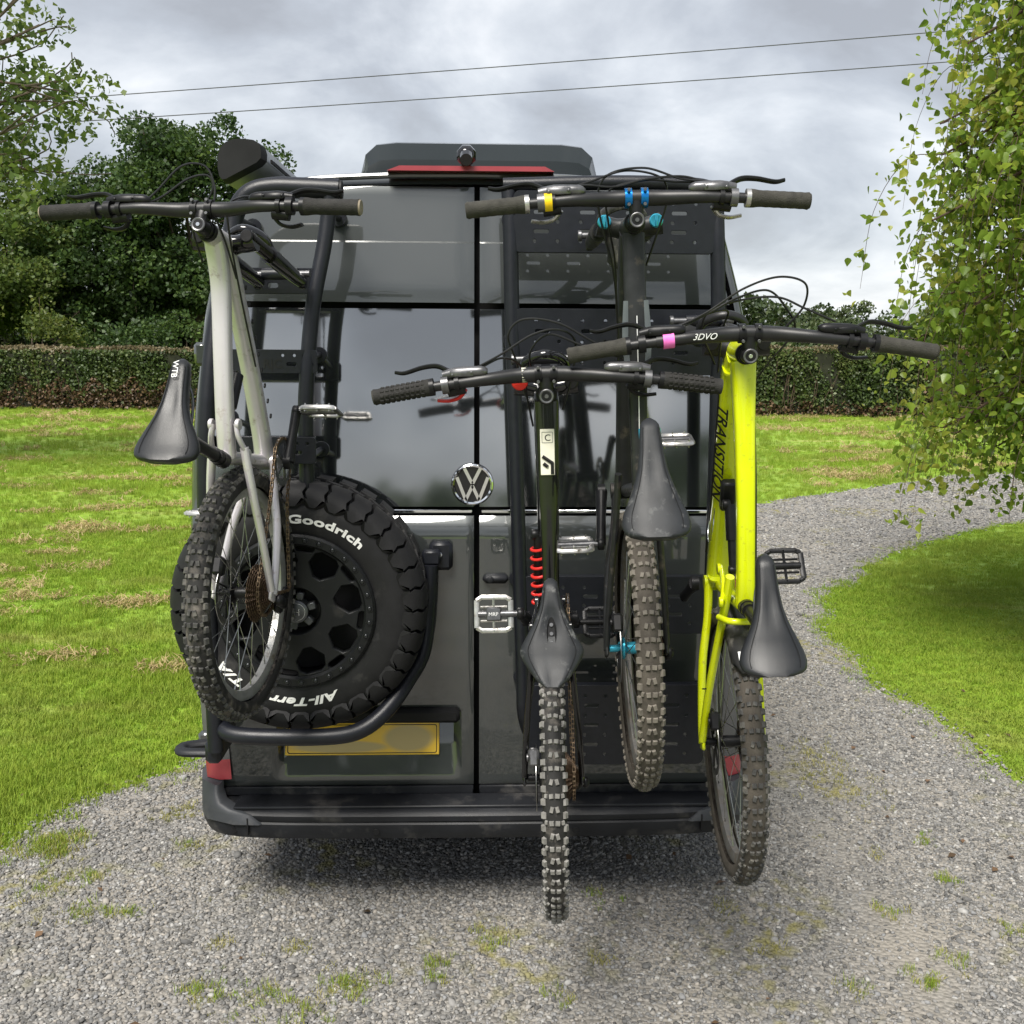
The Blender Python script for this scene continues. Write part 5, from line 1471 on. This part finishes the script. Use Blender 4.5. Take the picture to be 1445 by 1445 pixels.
make_bike(dict(T=[.6891, -.4757, 1.2744], R=[[-0.02059, -0.99628, -0.08369], [0.35556, 0.07094, -0.93196], [0.93443, -0.04895, 0.35278]], steer=-.0316,
    label='neon yellow mountain bike with muddy wheels hung outermost on the right door', barw=.825, bs=.045, Rw=.372, sad=(-.1913, .6769), seed=12,
    frame_mat='yellow_frame', tt=dict(p=[(.452, .585), (.32, .550), (.13, .490), (-.03, .425), (-.105, .382)], rz=[.027, .022, .021, .022, .024], ry=[.030, .025, .022, .021, .022], pw=4),
    dt=dict(p=[(.488, .535), (.465, .475), (.37, .36), (.22, .195), (.09, .065), (.0, .0)], rz=[.028, .034, .034, .032, .030, .030], ry=[.028, .032, .033, .032, .032, .036], pw=4), seat_tube=ST0,
    seat_stay=[(-.03, .355, .026), (-.13, .28, .040), (-.30, .145, .066), (-.435, .050, .080)], bridge=(-.125, .30), stay_k=1.3,
    rocker=((.005, .245), (-.09, .33)), shock=((.17, .275), (0, .255), None), saddle='round', saddle_mat='saddle_black',
    knob_mat='knob_dark', tyre_mat='bike_tyre_mud', rim_mat='rim_dusty', crank=math.radians(84), pedals={-1: (.25, 'black'), 1: None}, grip_mat='grip_worn', end_mat='grip_worn',
    levers={-1: 'part_black'}, lower_mat='bar_black', crown_mat='bar_black', bar_tape=[(.175, .200, 'pink_sticker')], tape_r=.0185,
    hoses=[[(.02, .16, .02), (.05, .10, .02), (.10, .02, .01), (.125, -.06, 0), (.11, -.12, 0), (.06, -.125, -.02), (.01, -.09, -.04)],
           [(.02, .15, .02), (.05, .09, .01), (.08, .03, .0), (.095, -.04, -.01), (.05, -.09, -.03), (.0, -.115, -.06), (-.08, -.07, -.12), (-.14, -.04, -.16)],
           [(.025, -.19, .01), (.055, -.12, .01), (.08, -.06, 0), (.075, .02, 0), (.05, .09, -.02), (.0, .10, -.05), (-.08, .06, -.11)],
           [(.02, .16, .01), (.045, .10, .01), (.05, .05, -.01), (.0, .055, -.05), (-.10, .05, -.12)]], extra=extra_yellow))

# ------------------------------------------------------------------ vegetation
def leaf_cards(C, size, rng, shape='rhomb', tilt=None, fold=.25):
    """Vertices and faces of one small folded leaf at each centre C."""
    n = len(C)
    nrm = rng.normal(size=(n, 3))
    if tilt is not None: nrm = nrm*tilt[0]+np.array(tilt[1])
    nrm /= np.linalg.norm(nrm, axis=1)[:, None]+1e-9
    t = rng.normal(size=(n, 3))
    if shape == 'hang': t = t*.55+np.array([0, 0, -1.0])
    t -= nrm*np.sum(t*nrm, 1)[:, None]; t /= np.linalg.norm(t, axis=1)[:, None]+1e-9
    b = np.cross(nrm, t)
    s = (size*rng.uniform(.5, 1.4, n))[:, None]
    if shape == 'hang':
        pts = [(0, 0, 0), (.10, .30, .06), (.32, .43, .10), (.62, .27, .06), (1.0, 0, -.06), (.62, -.27, .06), (.32, -.43, .10), (.10, -.30, .06)]
        k = 8; F0 = [(0, 1, 2, 3), (0, 3, 4, 4), (0, 4, 5, 5), (0, 5, 6, 7)]
        V = np.stack([C+s*(t*a+b*c+nrm*h) for a, c, h in pts], 1).reshape(-1, 3)
        base = np.arange(n)[:, None]*k
        F = np.concatenate([base+np.array(f) for f in ((0, 1, 2), (0, 2, 3), (0, 3, 4), (0, 4, 5), (0, 5, 6), (0, 6, 7))], 0)
        return V, F
    pts = [(-.5, 0, 0), (0, .36, fold*.5), (.5, 0, 0), (0, -.36, fold*.5)]
    V = np.stack([C+s*(t*a+b*c+nrm*h) for a, c, h in pts], 1).reshape(-1, 3)
    base = np.arange(n)[:, None]*4
    return V, base+np.array([[0, 1, 2, 3]])

def crown_points(clumps, per, rng, flat=.75):
    P = []
    for (c, r) in clumps:
        k = int(per*(r**2)*rng.uniform(.6, 1.3))
        d = rng.normal(size=(k, 3)); d /= np.linalg.norm(d, axis=1)[:, None]
        rad = r*(rng.uniform(.25, 1.0, k)**.55)[:, None]
        p = np.asarray(c)+d*rad*np.array([1, 1, flat])
        P.append(p)
    return np.concatenate(P)

def make_tree(name, label, cat, base, height, crown, nclump, rclump, per, lsize, leaf, seed, trunk_r=.22, bark='bark_brown', group=None, droop=0.0, sparse=False, lean=(0, 0), limbs=22, front=None):
    """crown = (cx, cy, cz, rx, ry, rz) relative to the base."""
    rng = np.random.default_rng(seed); rd = random.Random(seed)
    T = empty(name, base); tag(T, label, cat, group)
    cx, cy, cz, rx, ry, rz = crown
    cl = []
    for i in range(nclump):
        d = unit(rng.normal(size=3)); k = rng.uniform(.40, 1.0)**.5*(1.0 if rng.uniform() < .75 else rng.uniform(.95, 1.14))
        if d[2] < -.55: d[2] *= .5
        p = A(cx, cy, cz)+d*A(rx, ry, rz)*k*(1+.10*math.sin(7*d[0]+3*d[2]+seed))
        cl.append((p, rclump*rng.uniform(.42, 1.25)))
    P = crown_points(cl, per, rng)
    V, F = leaf_cards(P, lsize, rng, tilt=(1.0, (0, 0, .5)))
    o = fast_mesh('crown', V, F, leaf, T); tag(o, kind='stuff')
    tb = MB()
    top = A(lean[0], lean[1], min(height*.9, cz+rz*.5))
    tb.tube([(0, 0, -.1), (lean[0]*.15, lean[1]*.15, height*.12), (lean[0]*.5, lean[1]*.5, height*.4), tuple(top)], [trunk_r*1.25, trunk_r, trunk_r*.7, trunk_r*.15], 10, n=5)
    tb.build('trunk', bark, T)
    lb_ = MB()
    for i in range(limbs):
        c, r = cl[i % len(cl)]
        h = rd.uniform(.25, .75)*top[2]; s = A(top[0]*h/max(top[2], .1), top[1]*h/max(top[2], .1), h)
        m = s*.5+c*.5+A(rd.uniform(-.3, .3), rd.uniform(-.3, .3), rd.uniform(-.1, .5))
        lb_.tube([s, m, c], [trunk_r*.32, trunk_r*.16, trunk_r*.05], 6, n=4)
        for q in range(2):
            e = c+A(*rng.normal(size=3))*r*.9; lb_.tube([m*.4+c*.6, (c+e)/2, e], [trunk_r*.09, trunk_r*.05, .008], 5, n=3)
    tag(lb_.build('limb', bark, T), kind='stuff')
    return T

GT = 'trees behind the field hedge'
make_tree('oak_tree', 'dark round broadleaf tree rising behind the clipped hedge, tallest of its row', 'tree', (-9.6, 33, 0), 9.2, (0, 0, 5.2, 3.3, 2.6, 3.9), 125, 1.0, 800, .150, 'leaf_oak', 21, .30, group=GT)
make_tree('oak_tree', 'dark leafy tree partly hidden by the silver bike handlebar', 'tree', (-13.2, 34, 0), 8.0, (0, 0, 4.2, 3.0, 2.6, 3.4), 100, 1.0, 800, .150, 'leaf_oak', 22, .26, group=GT)
make_tree('ash_tree', 'mid green tree with pale fresh foliage behind the left hedge', 'tree', (-16.4, 32.5, 0), 8.4, (0, 0, 4.4, 3.0, 2.4, 3.7), 105, .95, 700, .135, 'leaf_ash', 23, .20, group=GT)
make_tree('field_bush', 'yellow green bush peeping over the left hedge', 'bush', (-13.6, 29, 0), 3.2, (0, 0, 1.5, 1.9, 1.2, 1.5), 40, .6, 560, .12, 'leaf_bush', 24, .08, limbs=10)
make_tree('field_bush', 'low dull green bush between the oak trunks and the hedge', 'bush', (-9.2, 30, 0), 3.0, (0, 0, 1.3, 2.6, 1.2, 1.3), 40, .6, 560, .12, 'leaf_oak', 25, .08, limbs=10)
make_tree('field_bush', 'wide mid green bush filling the gap under the far oak crown', 'bush', (-12.6, 31.5, 0), 3.0, (0, 0, 1.5, 2.6, 1.2, 1.5), 40, .65, 480, .13, 'leaf_oak', 26, .08, limbs=8)
make_tree('field_bush', 'dull green bush behind the hedge beside the van awning', 'bush', (-6.0, 31, 0), 3.4, (0, 0, 1.7, 2.4, 1.2, 1.7), 40, .65, 480, .13, 'leaf_oak', 27, .08, limbs=8)
make_tree('field_bush', 'tall yellowish bush at the far end of the left hedge', 'bush', (-17.5, 29.5, 0), 4.2, (0, 0, 2.1, 2.4, 1.2, 2.1), 46, .65, 480, .13, 'leaf_bush', 28, .08, limbs=8)
make_tree('ash_tree', 'tall airy ash tree with bare twigs overhanging the left lawn', 'tree', (-9.9, 12.5, 0), 9.5, (1.2, 0, 5.6, 3.1, 2.6, 3.0), 92, .60, 330, .115, 'leaf_ash', 31, .20, limbs=54)
# far trees seen between the van and the birch
FT = 'far trees on the right skyline'
for i, (x, y, h, r, lbl) in enumerate(((13.2, 47, 3.6, 3.2, 'rounded far tree just beside the yellow bike cables'), (19.0, 56, 3.6, 3.4, 'low far tree on the skyline left of the birch'), (24.5, 62, 3.8, 3.6, 'far tree in the middle of the right skyline'), (20.4, 40, 4.6, 1.7, 'small pale far tree standing taller than the hedge near the birch'), (30.5, 60, 4.2, 4.0, 'dark far tree partly behind the birch leaves'), (9.5, 60, 4.0, 3.4, 'far tree showing above the hedge right beside the van'))):
    make_tree('far_tree', lbl, 'tree', (x, y, 0), h, (0, 0, h*.55, r, r*.8, h*.5), 44, .9, 260, .25, 'leaf_far' if i != 3 else 'leaf_bush', 40+i, .16, group=FT, limbs=8)
# trees across the lane behind the photographer, mirrored in the van doors
for i, (x, y, h, r) in enumerate(((-19, -44, 5.0, 4.5), (-11, -50, 4.2, 4.2), (-3.5, -52, 3.4, 4.0), (4.5, -50, 4.4, 4.2), (12, -46, 5.6, 4.6), (20, -42, 5.0, 4.5))):
    make_tree('lane_tree', 'broad tree in the row across the lane from the van doors', 'tree', (x, y, 0), h, (0, 0, h*.52, r, r*.7, h*.5), 22, 1.5, 60, .55, 'leaf_oak', 60+i, .2, group='trees across the lane', limbs=4)

def hedge(name, label, p0, p1, height, thick, seed, n, lsize, brown):
    rng = np.random.default_rng(seed)
    a, b = A(*p0), A(*p1); L = np.linalg.norm(b-a); u = (b-a)/L; w = A(-u[1], u[0])
    if w[1] > 0: w = -w             # towards the camera
    H = empty(name, ((a+b)/2).tolist()+[0]); tag(H, label, 'hedge')
    mid = (a+b)/2
    def lump(s, z): return .10*np.sin(s*1.7+seed)+.08*np.sin(s*4.1+z*2)+.05*np.sin(s*9+z*5)
    s = rng.uniform(0, L, n); q = rng.uniform(0, 1, n)
    front = q < .74
    z = np.where(front, rng.uniform(0, 1, n)**.85*height, height+rng.normal(0, .035, n))
    dep = np.where(front, thick/2+rng.normal(0, .07, n)-.10*rng.uniform(0, 1, n)+.10*(1-np.minimum(z/height, 1)), rng.uniform(-thick/2, thick/2, n))
    dep = dep+np.where(front, lump(s, z), 0); z = z+np.where(front, 0, .04*np.sin(s*2.3))
    P = np.stack([a[0]+u[0]*s+w[0]*dep-mid[0], a[1]+u[1]*s+w[1]*dep-mid[1], z], -1)
    top = ~front
    isb = np.zeros(n, bool)
    for (s0, s1, z1) in brown: isb |= front & (s > s0) & (s < s1) & (z < z1*(.7+.5*np.sin(s*3.1)**2)) & (rng.uniform(size=n) < .75)
    for sel, m, nm in ((front & ~isb, 'leaf_hedge', 'hedge_face'), (top, 'leaf_hedge_top', 'hedge_top'), (isb, 'leaf_dry', 'dry_growth')):
        if sel.sum() == 0: continue
        V, F = leaf_cards(P[sel], lsize, rng, tilt=(1.0, (w[0]*.5, w[1]*.5, .5)))
        o = fast_mesh(nm, V, F, m, H); tag(o, kind='stuff')
    ang = math.atan2(u[1], u[0])
    MB().box((0, 0, height/2-.06), (L-.2, thick-.16, height-.12), rotm((0, 0, 1), ang)).build('light_block_core', 'hedge_core', H, smooth=False)  # solid dark box added inside the leaves to block light
    tw = MB(); rd = random.Random(seed)
    for i in range(90):
        s_ = rd.uniform(.3, L-.3); h = rd.uniform(.2, height*.75); p = A(a[0]+u[0]*s_-mid[0]+w[0]*(thick/2+.06), a[1]+u[1]*s_-mid[1]+w[1]*(thick/2+.06), rd.uniform(0, .5))
        tw.tube([p, p+A(rd.uniform(-.1, .1), -.03, h*.5), p+A(rd.uniform(-.25, .25), -.02, h)], [.011, .008, .005], 4)
    o = tw.build('stems', 'twig_brown', H); tag(o, kind='stuff')
    return H
hedge('field_hedge', 'long clipped hedge with browning foot across the left lawn', (-24, 26.4), (1.2, 25.6), 1.62, 1.6, 3, 95000, .080, [(0, 30, .35), (9, 18, .75)])
hedge('field_hedge', 'dense clipped hedge with a dead brown patch behind the gravel bend', (1.4, 26.0), (24.0, 22.4), 1.78, 1.8, 4, 90000, .080, [(10.6, 12.2, 1.5), (5, 11, .35), (14, 22, .5)])

hedge('boundary_hedge', 'rough tall hedge in shade beneath the oak crowns', (-27, 37.5), (1, 36.5), 2.7, 1.6, 6, 42000, .13, [])

# birch hanging over the drive on the right
def birch():
    rng = np.random.default_rng(77); rd = random.Random(77)
    T = empty('birch_tree', (4.60, 2.7, 0)); tag(T, 'silver birch with drooping leafy branches beside the gravel bend', 'tree')
    MB().tube([(0, 0, -.1), (.02, 0, 1.2), (.0, .05, 3.2), (-.05, 0, 5.5), (-.1, .05, 7.2)], [.15, .125, .10, .055, .02], 12, n=6).build('trunk', 'bark_birch', T)
    br = MB(); C = []; tips = 0
    for i in range(150):
        h = rd.uniform(1.25, 5.6); az = rd.uniform(0, 2*math.pi) if i > 132 else rd.uniform(math.pi*.70, math.pi*1.40)
        k = 1.0-.20*abs(h-2.8)/3.0
        reach = rd.uniform(1.2, 2.05)*k
        d = A(math.cos(az), math.sin(az), 0)
        s = A(0, 0, h); m = s+d*reach*.55+A(0, 0, .34); e = s+d*reach+A(0, 0, -.05)
        path = smooth_path([s, m, e], 8)
        br.tube(path, [.022, .012, .006], 6)
        for t in range(18):
            f = .22+.78*t/17; p0 = path[int(f*(len(path)-1))]
            ln = rd.uniform(.25, .85)*(.6+.5*f)
            side = A(rd.uniform(-1, 1), rd.uniform(-1, 1), 0)*.26+d*.08
            p1, p2, p3 = p0+side*.6+A(0, 0, -.02*ln), p0+side*1.1+A(0, 0, -.40*ln), p0+side*1.25+A(0, 0, -ln)
            tp = smooth_path([p0, p1, p2, p3], 5); tp = tp[tp[:, 2] > .80+.3*rd.random()]
            if len(tp) < 3: continue
            br.tube(tp, [.0030, .0020, .0011], 4, cap=False)
            nl = int(46*ln)+16
            for q in range(nl):
                r = tp[int(round(rd.uniform(.05, 1)*(len(tp)-1)))] if q > 1 else tp[-1]
                C.append(r+A(rd.gauss(0, .05), rd.gauss(0, .05), rd.gauss(0, .05)+.02))
    tag(br.build('branch', 'twig_brown', T), kind='stuff')
    C = np.array(C); wp = C+np.array([4.60, 2.7, 0])
    # the 300 leaves that show largest from the lawn in front are leaves of their own, the others one foliage part
    dist = np.linalg.norm(wp-np.array(CAM_LOC), axis=1)
    dv = wp-np.array(CAM_LOC); zc = dv@_f
    px = (dv@_r)/zc*1447; py = (dv@_u)/zc*1447
    vis = (px < 700) & (abs(py) < 700)
    order = np.argsort(np.where(vis, dist, 99))[:300]
    mask = np.ones(len(C), bool); mask[order] = False
    V, F = leaf_cards(C[mask], .047, rng, 'hang')
    o = fast_mesh('foliage', V, F, 'leaf_birch', T); tag(o, kind='stuff')
    variants = []
    for k in range(6):
        V, F = leaf_cards(np.zeros((1, 3)), .050, rng, 'hang'); variants.append(fast_mesh('leaf', V, F, 'leaf_birch', T))
    for k, i in enumerate(order):
        o = variants[k] if k < 6 else copy_obj(variants[k % 6], T)
        o.location = C[i]; o.rotation_euler = (rd.uniform(-.3, .3), rd.uniform(-.3, .3), rd.uniform(0, 6.28))
    return len(C)
print('birch leaves', birch())

# overhead lines, strung left to right about thirty metres off
def ray_at(x, y, Y):
    d = _f+_r*(x-722.5)/1447-_u*(y-722.5)/1447; t = (Y-CAM_LOC[1])/d[1]; return A(*CAM_LOC)+d*t
for (pa, pm, pb, lbl) in (((150, 135), (760, 90), (1385, 40), 'upper of the two overhead cables crossing the cloudy sky'), ((165, 168), (760, 129), (1330, 88), 'lower of the two overhead cables crossing the cloudy sky')):
    a, m, b = ray_at(*pa, 30), ray_at(*pm, 29), ray_at(*pb, 28)
    t = np.linspace(-1.5, 2.5, 60)[:, None]
    pts = a*(2*(t-.5)*(t-1))+m*(-4*t*(t-1))+b*(2*t*(t-.5))
    o = MB().tube(pts, .014, 6).build('overhead_cable', 'power_cable'); tag(o, lbl, 'cable')

# ------------------------------------------------------------------ scattered ground cover
def scatter(name, P, rot, scl, idx, sources, kind='stuff'):
    me = bpy.data.meshes.new(name); P = np.asarray(P, np.float32)
    me.vertices.add(len(P)); me.vertices.foreach_set('co', P.ravel())
    for nm, typ, arr in (('rot', 'FLOAT_VECTOR', rot), ('scl', 'FLOAT_VECTOR', scl)):
        at = me.attributes.new(nm, typ, 'POINT'); at.data.foreach_set('vector', np.asarray(arr, np.float32).ravel())
    at = me.attributes.new('pick', 'INT', 'POINT'); at.data.foreach_set('value', np.asarray(idx, np.int32))
    me.update()
    o = bpy.data.objects.new(name, me); COL.objects.link(o); tag(o, kind=kind)
    ng = bpy.data.node_groups.new(name, 'GeometryNodeTree')
    ng.interface.new_socket('Geometry', in_out='INPUT', socket_type='NodeSocketGeometry')
    ng.interface.new_socket('Geometry', in_out='OUTPUT', socket_type='NodeSocketGeometry')
    n, l = ng.nodes, ng.links
    gi, go = n.new('NodeGroupInput'), n.new('NodeGroupOutput')
    iop = n.new('GeometryNodeInstanceOnPoints'); jn = n.new('GeometryNodeJoinGeometry')
    for s in sources[::-1]:
        oi = n.new('GeometryNodeObjectInfo'); oi.inputs['Object'].default_value = s
        g2 = n.new('GeometryNodeGeometryToInstance'); l.new(oi.outputs['Geometry'], g2.inputs[0]); l.new(g2.outputs[0], jn.inputs[0])
    iop.inputs['Pick Instance'].default_value = True
    def named(nm, typ):
        a = n.new('GeometryNodeInputNamedAttribute'); a.data_type = typ; a.inputs['Name'].default_value = nm; return a.outputs[0]
    l.new(gi.outputs[0], iop.inputs['Points']); l.new(jn.outputs[0], iop.inputs['Instance'])
    l.new(named('pick', 'INT'), iop.inputs['Instance Index'])
    l.new(named('rot', 'FLOAT_VECTOR'), iop.inputs['Rotation']); l.new(named('scl', 'FLOAT_VECTOR'), iop.inputs['Scale'])
    l.new(iop.outputs[0], go.inputs[0])
    md = o.modifiers.new('scatter', 'NODES'); md.node_group = ng
    return o

def rock_source(seed):
    rg = np.random.default_rng(seed)
    t = (1+5**.5)/2
    v = np.array([(-1, t, 0), (1, t, 0), (-1, -t, 0), (1, -t, 0), (0, -1, t), (0, 1, t), (0, -1, -t), (0, 1, -t), (t, 0, -1), (t, 0, 1), (-t, 0, -1), (-t, 0, 1)])/1.9
    v = v*(1+rg.normal(0, .20, (12, 1)))*np.array([1, .78, .55])
    f = [(0, 11, 5), (0, 5, 1), (0, 1, 7), (0, 7, 10), (0, 10, 11), (1, 5, 9), (5, 11, 4), (11, 10, 2), (10, 7, 6), (7, 1, 8), (3, 9, 4), (3, 4, 2), (3, 2, 6), (3, 6, 8), (3, 8, 9), (4, 9, 5), (2, 4, 11), (6, 2, 10), (8, 6, 7), (9, 8, 1)]
    return fast_mesh('stone_shape', v, f, 'gravel_stone', link=False)
def tuft_source(seed, n=22, h=.07, spread=.05, w=.0042, lean=.5, m='grass_blade'):
    rg = random.Random(seed); V = []; F = []
    for i in range(n):
        a = rg.uniform(0, 6.28); r = spread*math.sqrt(rg.random()); x, y = r*math.cos(a), r*math.sin(a)
        b = rg.uniform(0, 6.28); L = h*rg.uniform(.5, 1.25); le = lean*rg.uniform(.1, 1); dx, dy = math.cos(b), math.sin(b); nx, ny = -dy*w/2, dx*w/2
        k = len(V); le2 = le*L
        V += [(x-nx, y-ny, -.005), (x+nx, y+ny, -.005), (x-nx*.8+dx*le2*.25, y-ny*.8+dy*le2*.25, L*.55), (x+nx*.8+dx*le2*.25, y+ny*.8+dy*le2*.25, L*.55), (x+dx*le2, y+dy*le2, L*(1-.25*le))]
        F += [(k, k+1, k+3), (k, k+3, k+2), (k+2, k+3, k+4)]
    return fast_mesh('tuft_shape', V, F, m, link=False)

STRAW = [tuft_source(400+i, 18, .055, .07, .006, 1.4, 'straw_blade') for i in range(3)]
ROCKS = [rock_source(100+i) for i in range(6)]
TUFTS = [tuft_source(200+i) for i in range(5)]
MOSS = [tuft_source(300+i, 16, .05, .055, .005, .9, 'moss_blade') for i in range(3)]

def visible_filter(P, m=2.0):
    d = P-np.array(CAM_LOC); z = d@_f; x = d@_r/np.maximum(z, .01); y = d@_u/np.maximum(z, .01)
    return (z > .3) & (abs(x) < .5*m+.12) & (y > -.5*m-.12)

def val_noise(P, sc, seed):
    rg = np.random.default_rng(seed); ph = rg.uniform(0, 6.28, (6, 3)); out = 0
    for k in range(6):
        a = ph[k, 2]; out = out+np.sin((P[:, 0]*math.cos(a)+P[:, 1]*math.sin(a))*sc*(1+.37*k)+ph[k, 0])/(1+.3*k)
    return out/3.0
def gravel_scatter():
    rg = np.random.default_rng(5); P = []; S = []
    for (x0, x1, y0, y1, den, s0, s1) in ((-2.3, 3.0, -1.2, .7, 10500, .0040, .0105), (-2.0, 2.9, .7, 2.6, 7000, .0045, .0115), (1.0, 3.2, 2.6, 5.0, 4500, .0055, .0125), (1.0, 6.5, 5.0, 8.6, 1300, .009, .018), (2.0, 10, 8.6, 13, 600, .011, .022)):
        n = int((x1-x0)*(y1-y0)*den)
        p = np.stack([rg.uniform(x0, x1, n), rg.uniform(y0, y1, n), np.zeros(n)], -1)
        s = s0+(s1-s0)*rg.uniform(0, 1, n)**2.2
        ok = in_poly(p[:, :2]+rg.normal(0, .05, (n, 2)), GPOLY) & visible_filter(p)
        # fewer loose stones where wheels run
        tr = np.exp(-((np.abs(p[:, 0]-.62-.10*np.maximum(p[:, 1]-1, 0)**1.2)-.78)/.16)**2)
        ok &= rg.uniform(size=n) > .62*tr*(p[:, 0] > 1.0)+.25*(val_noise(p, 2.2, 19) > .45)
        P.append(p[ok]); S.append(s[ok])
    P, S = np.concatenate(P), np.concatenate(S)
    big = rg.uniform(size=len(P)) < .012; S = np.where(big, S*1.8, S)
    P[:, 2] = .006+S*rg.uniform(-.1, .35, len(P))
    n = len(P)
    scatter('gravel_stones', P, rg.uniform(-.35, .35, (n, 3))+np.stack([np.zeros(n), np.zeros(n), rg.uniform(0, 6.28, n)], -1), S[:, None]*rg.uniform(.8, 1.25, (n, 3)), rg.integers(0, len(ROCKS), n), ROCKS)
    return n
print('stones', gravel_scatter())

def grass_scatter():
    rg = np.random.default_rng(6); P = []; S = []
    for (x0, x1, y0, y1, den, sc) in ((-4.6, -1.2, -1.2, 3.0, 1300, .60), (-9, -.8, 3.0, 7, 520, .75), (-14, 2, 7, 14, 170, 1.0), (-22, 3, 14, 26, 50, 1.3),
                                      (1.9, 5.4, -.8, 4.6, 1500, .42), (2.2, 8.0, 4.6, 9.0, 560, .60), (2.0, 12, 8.5, 16, 180, .95), (3, 17, 16, 26, 50, 1.3)):
        n = int((x1-x0)*(y1-y0)*den)
        p = np.stack([rg.uniform(x0, x1, n), rg.uniform(y0, y1, n), np.zeros(n)], -1)
        ok = ~in_poly(p[:, :2]+rg.normal(0, .065, (n, 2)), GPOLY) & visible_filter(p)
        p = p[ok]; h = sc*(.75+.35*val_noise(p, 1.6, 3)+.25*val_noise(p, 5.0, 4))
        P.append(p); S.append(np.clip(h, .3*sc, 1.7*sc)*rg.uniform(.7, 1.3, len(p)))
    P, S = np.concatenate(P), np.concatenate(S); n = len(P)
    wide = 1.0+.0*S
    scl = np.stack([np.maximum(S, .8), np.maximum(S, .8), S], -1)
    scatter('lawn_grass', P, np.stack([rg.normal(0, .12, n), rg.normal(0, .12, n), rg.uniform(0, 6.28, n)], -1), scl, rg.integers(0, 5, n), TUFTS)
    # weeds in the gravel: hand placed tufts and looser mossy patches
    from_px = []
    def g(x, y):
        d = _f+_r*(x-722.5)/1447-_u*(y-722.5)/1447; t = -CAM_LOC[2]/d[2]; return A(*CAM_LOC)+d*t
    spots = [(490, 1395, .09, 60), (612, 1362, .05, 22), (620, 1390, .04, 16), (290, 1405, .09, 40), (370, 1415, .09, 40), (1305, 1388, .06, 28), (1345, 1362, .06, 24), (1330, 1245, .05, 22), (1236, 1207, .04, 14), (75, 1195, .12, 130), (1430, 1315, .06, 26), (1310, 1188, .05, 18),
             (1160, 1090, .22, 70), (1195, 1120, .18, 50), (1140, 1060, .16, 40), (688, 1328, .09, 34), (130, 1240, .06, 26), (185, 1290, .05, 22), (120, 1290, .09, 40), (60, 1255, .10, 50), (250, 1150, .10, 46), (270, 1195, .06, 24), (420, 1340, .04, 14), (1190, 830, .2, 26), (1010, 1280, .05, 14), (1200, 1400, .05, 16), (845, 1270, .06, 16), (1080, 1345, .04, 12), (850, 1360, .04, 10), (310, 1330, .05, 14), (1250, 1290, .06, 18), (800, 1415, .05, 16), (430, 1440, .06, 22)]
    Q = []; Z = []; Gr = []
    for x, y, r, k in spots:
        c = g(x, y); q = c+np.stack([rg.normal(0, r*.5, k), rg.normal(0, r*.5, k), np.zeros(k)], -1); q = q[:max(5, int(k*.75))] if k < 60 else q; k = len(q); Q.append(q); Z.append(rg.uniform(.15, .40, k)*(1.3 if k > 100 else 1)); Gr.append(np.full(k, (k > 11 and r < .13 and y > 1180) or k > 100) & (rg.uniform(size=k) < .5))
    n2 = 2600; q = np.stack([rg.uniform(-2.1, 3, n2), rg.uniform(-1, 4, n2), np.zeros(n2)], -1)
    ok = in_poly(q[:, :2], GPOLY) & visible_filter(q) & (val_noise(q, 3.2, 9)+.4*val_noise(q, 8, 10) > .55) & ((abs(q[:, 0]) > .9) | (q[:, 1] < -.1)); Q.append(q[ok]); Z.append(rg.uniform(.10, .22, ok.sum())); Gr.append(np.zeros(ok.sum(), bool))
    Q, Z, Gr = np.concatenate(Q), np.concatenate(Z), np.concatenate(Gr); Q[:, 2] = .006; n = len(Q)
    scatter('gravel_weeds', Q, np.stack([rg.normal(0, .2, n), rg.normal(0, .2, n), rg.uniform(0, 6.28, n)], -1), np.stack([Z*1.3, Z*1.3, Z], -1), np.where(Gr, rg.integers(0, 5, n), 5+rg.integers(0, 3, n)), TUFTS+MOSS)
    return len(P), n
print('tufts', grass_scatter())
def clippings():
    rg = np.random.default_rng(15); P = []
    for k in range(44):
        y0 = 1.2+.56*k+rg.normal(0, .1)
        for seg in range(int(rg.integers(9, 20))):
            x = rg.uniform(-17, 16); L = rg.uniform(.12, .55)*rg.choice([.7, 1, 1.6]); n = int(70*L*min(1, 7/(y0+2))+5)
            t = rg.uniform(-1, 1, n)
            P.append(np.stack([x+t*L, y0+.10*x+rg.normal(0, .22)+(.10+.12*rg.random())*t*L+rg.normal(0, .04+.05*rg.random(), n), np.full(n, .022)], -1))
    P = np.concatenate(P); P = P[~in_poly(P[:, :2], GPOLY) & visible_filter(P) & ~((P[:, 0] > 1.5) & (P[:, 1] < 9.2))]; n = len(P)
    S = rg.uniform(.55, 1.3, n)*np.clip(.7+P[:, 1]*.05, .7, 1.6)
    scatter('grass_clippings', P, np.stack([rg.normal(0, .3, n), rg.normal(0, .3, n), rg.uniform(0, 6.28, n)], -1), np.stack([S*1.3, S*1.3, S*.55], -1), rg.integers(0, 3, n), STRAW)
    return n
print('clippings', clippings())
def litter():
    rg = np.random.default_rng(33); n = 150
    P = np.stack([rg.uniform(-2, 3, n), rg.uniform(-1, 6, n), np.full(n, .016)], -1); P = P[visible_filter(P)]
    V, F = leaf_cards(P, .030, rg, tilt=(.25, (0, 0, 1.0)))
    tag(fast_mesh('leaf_litter', V, F, 'leaf_dry'), kind='stuff')
litter()
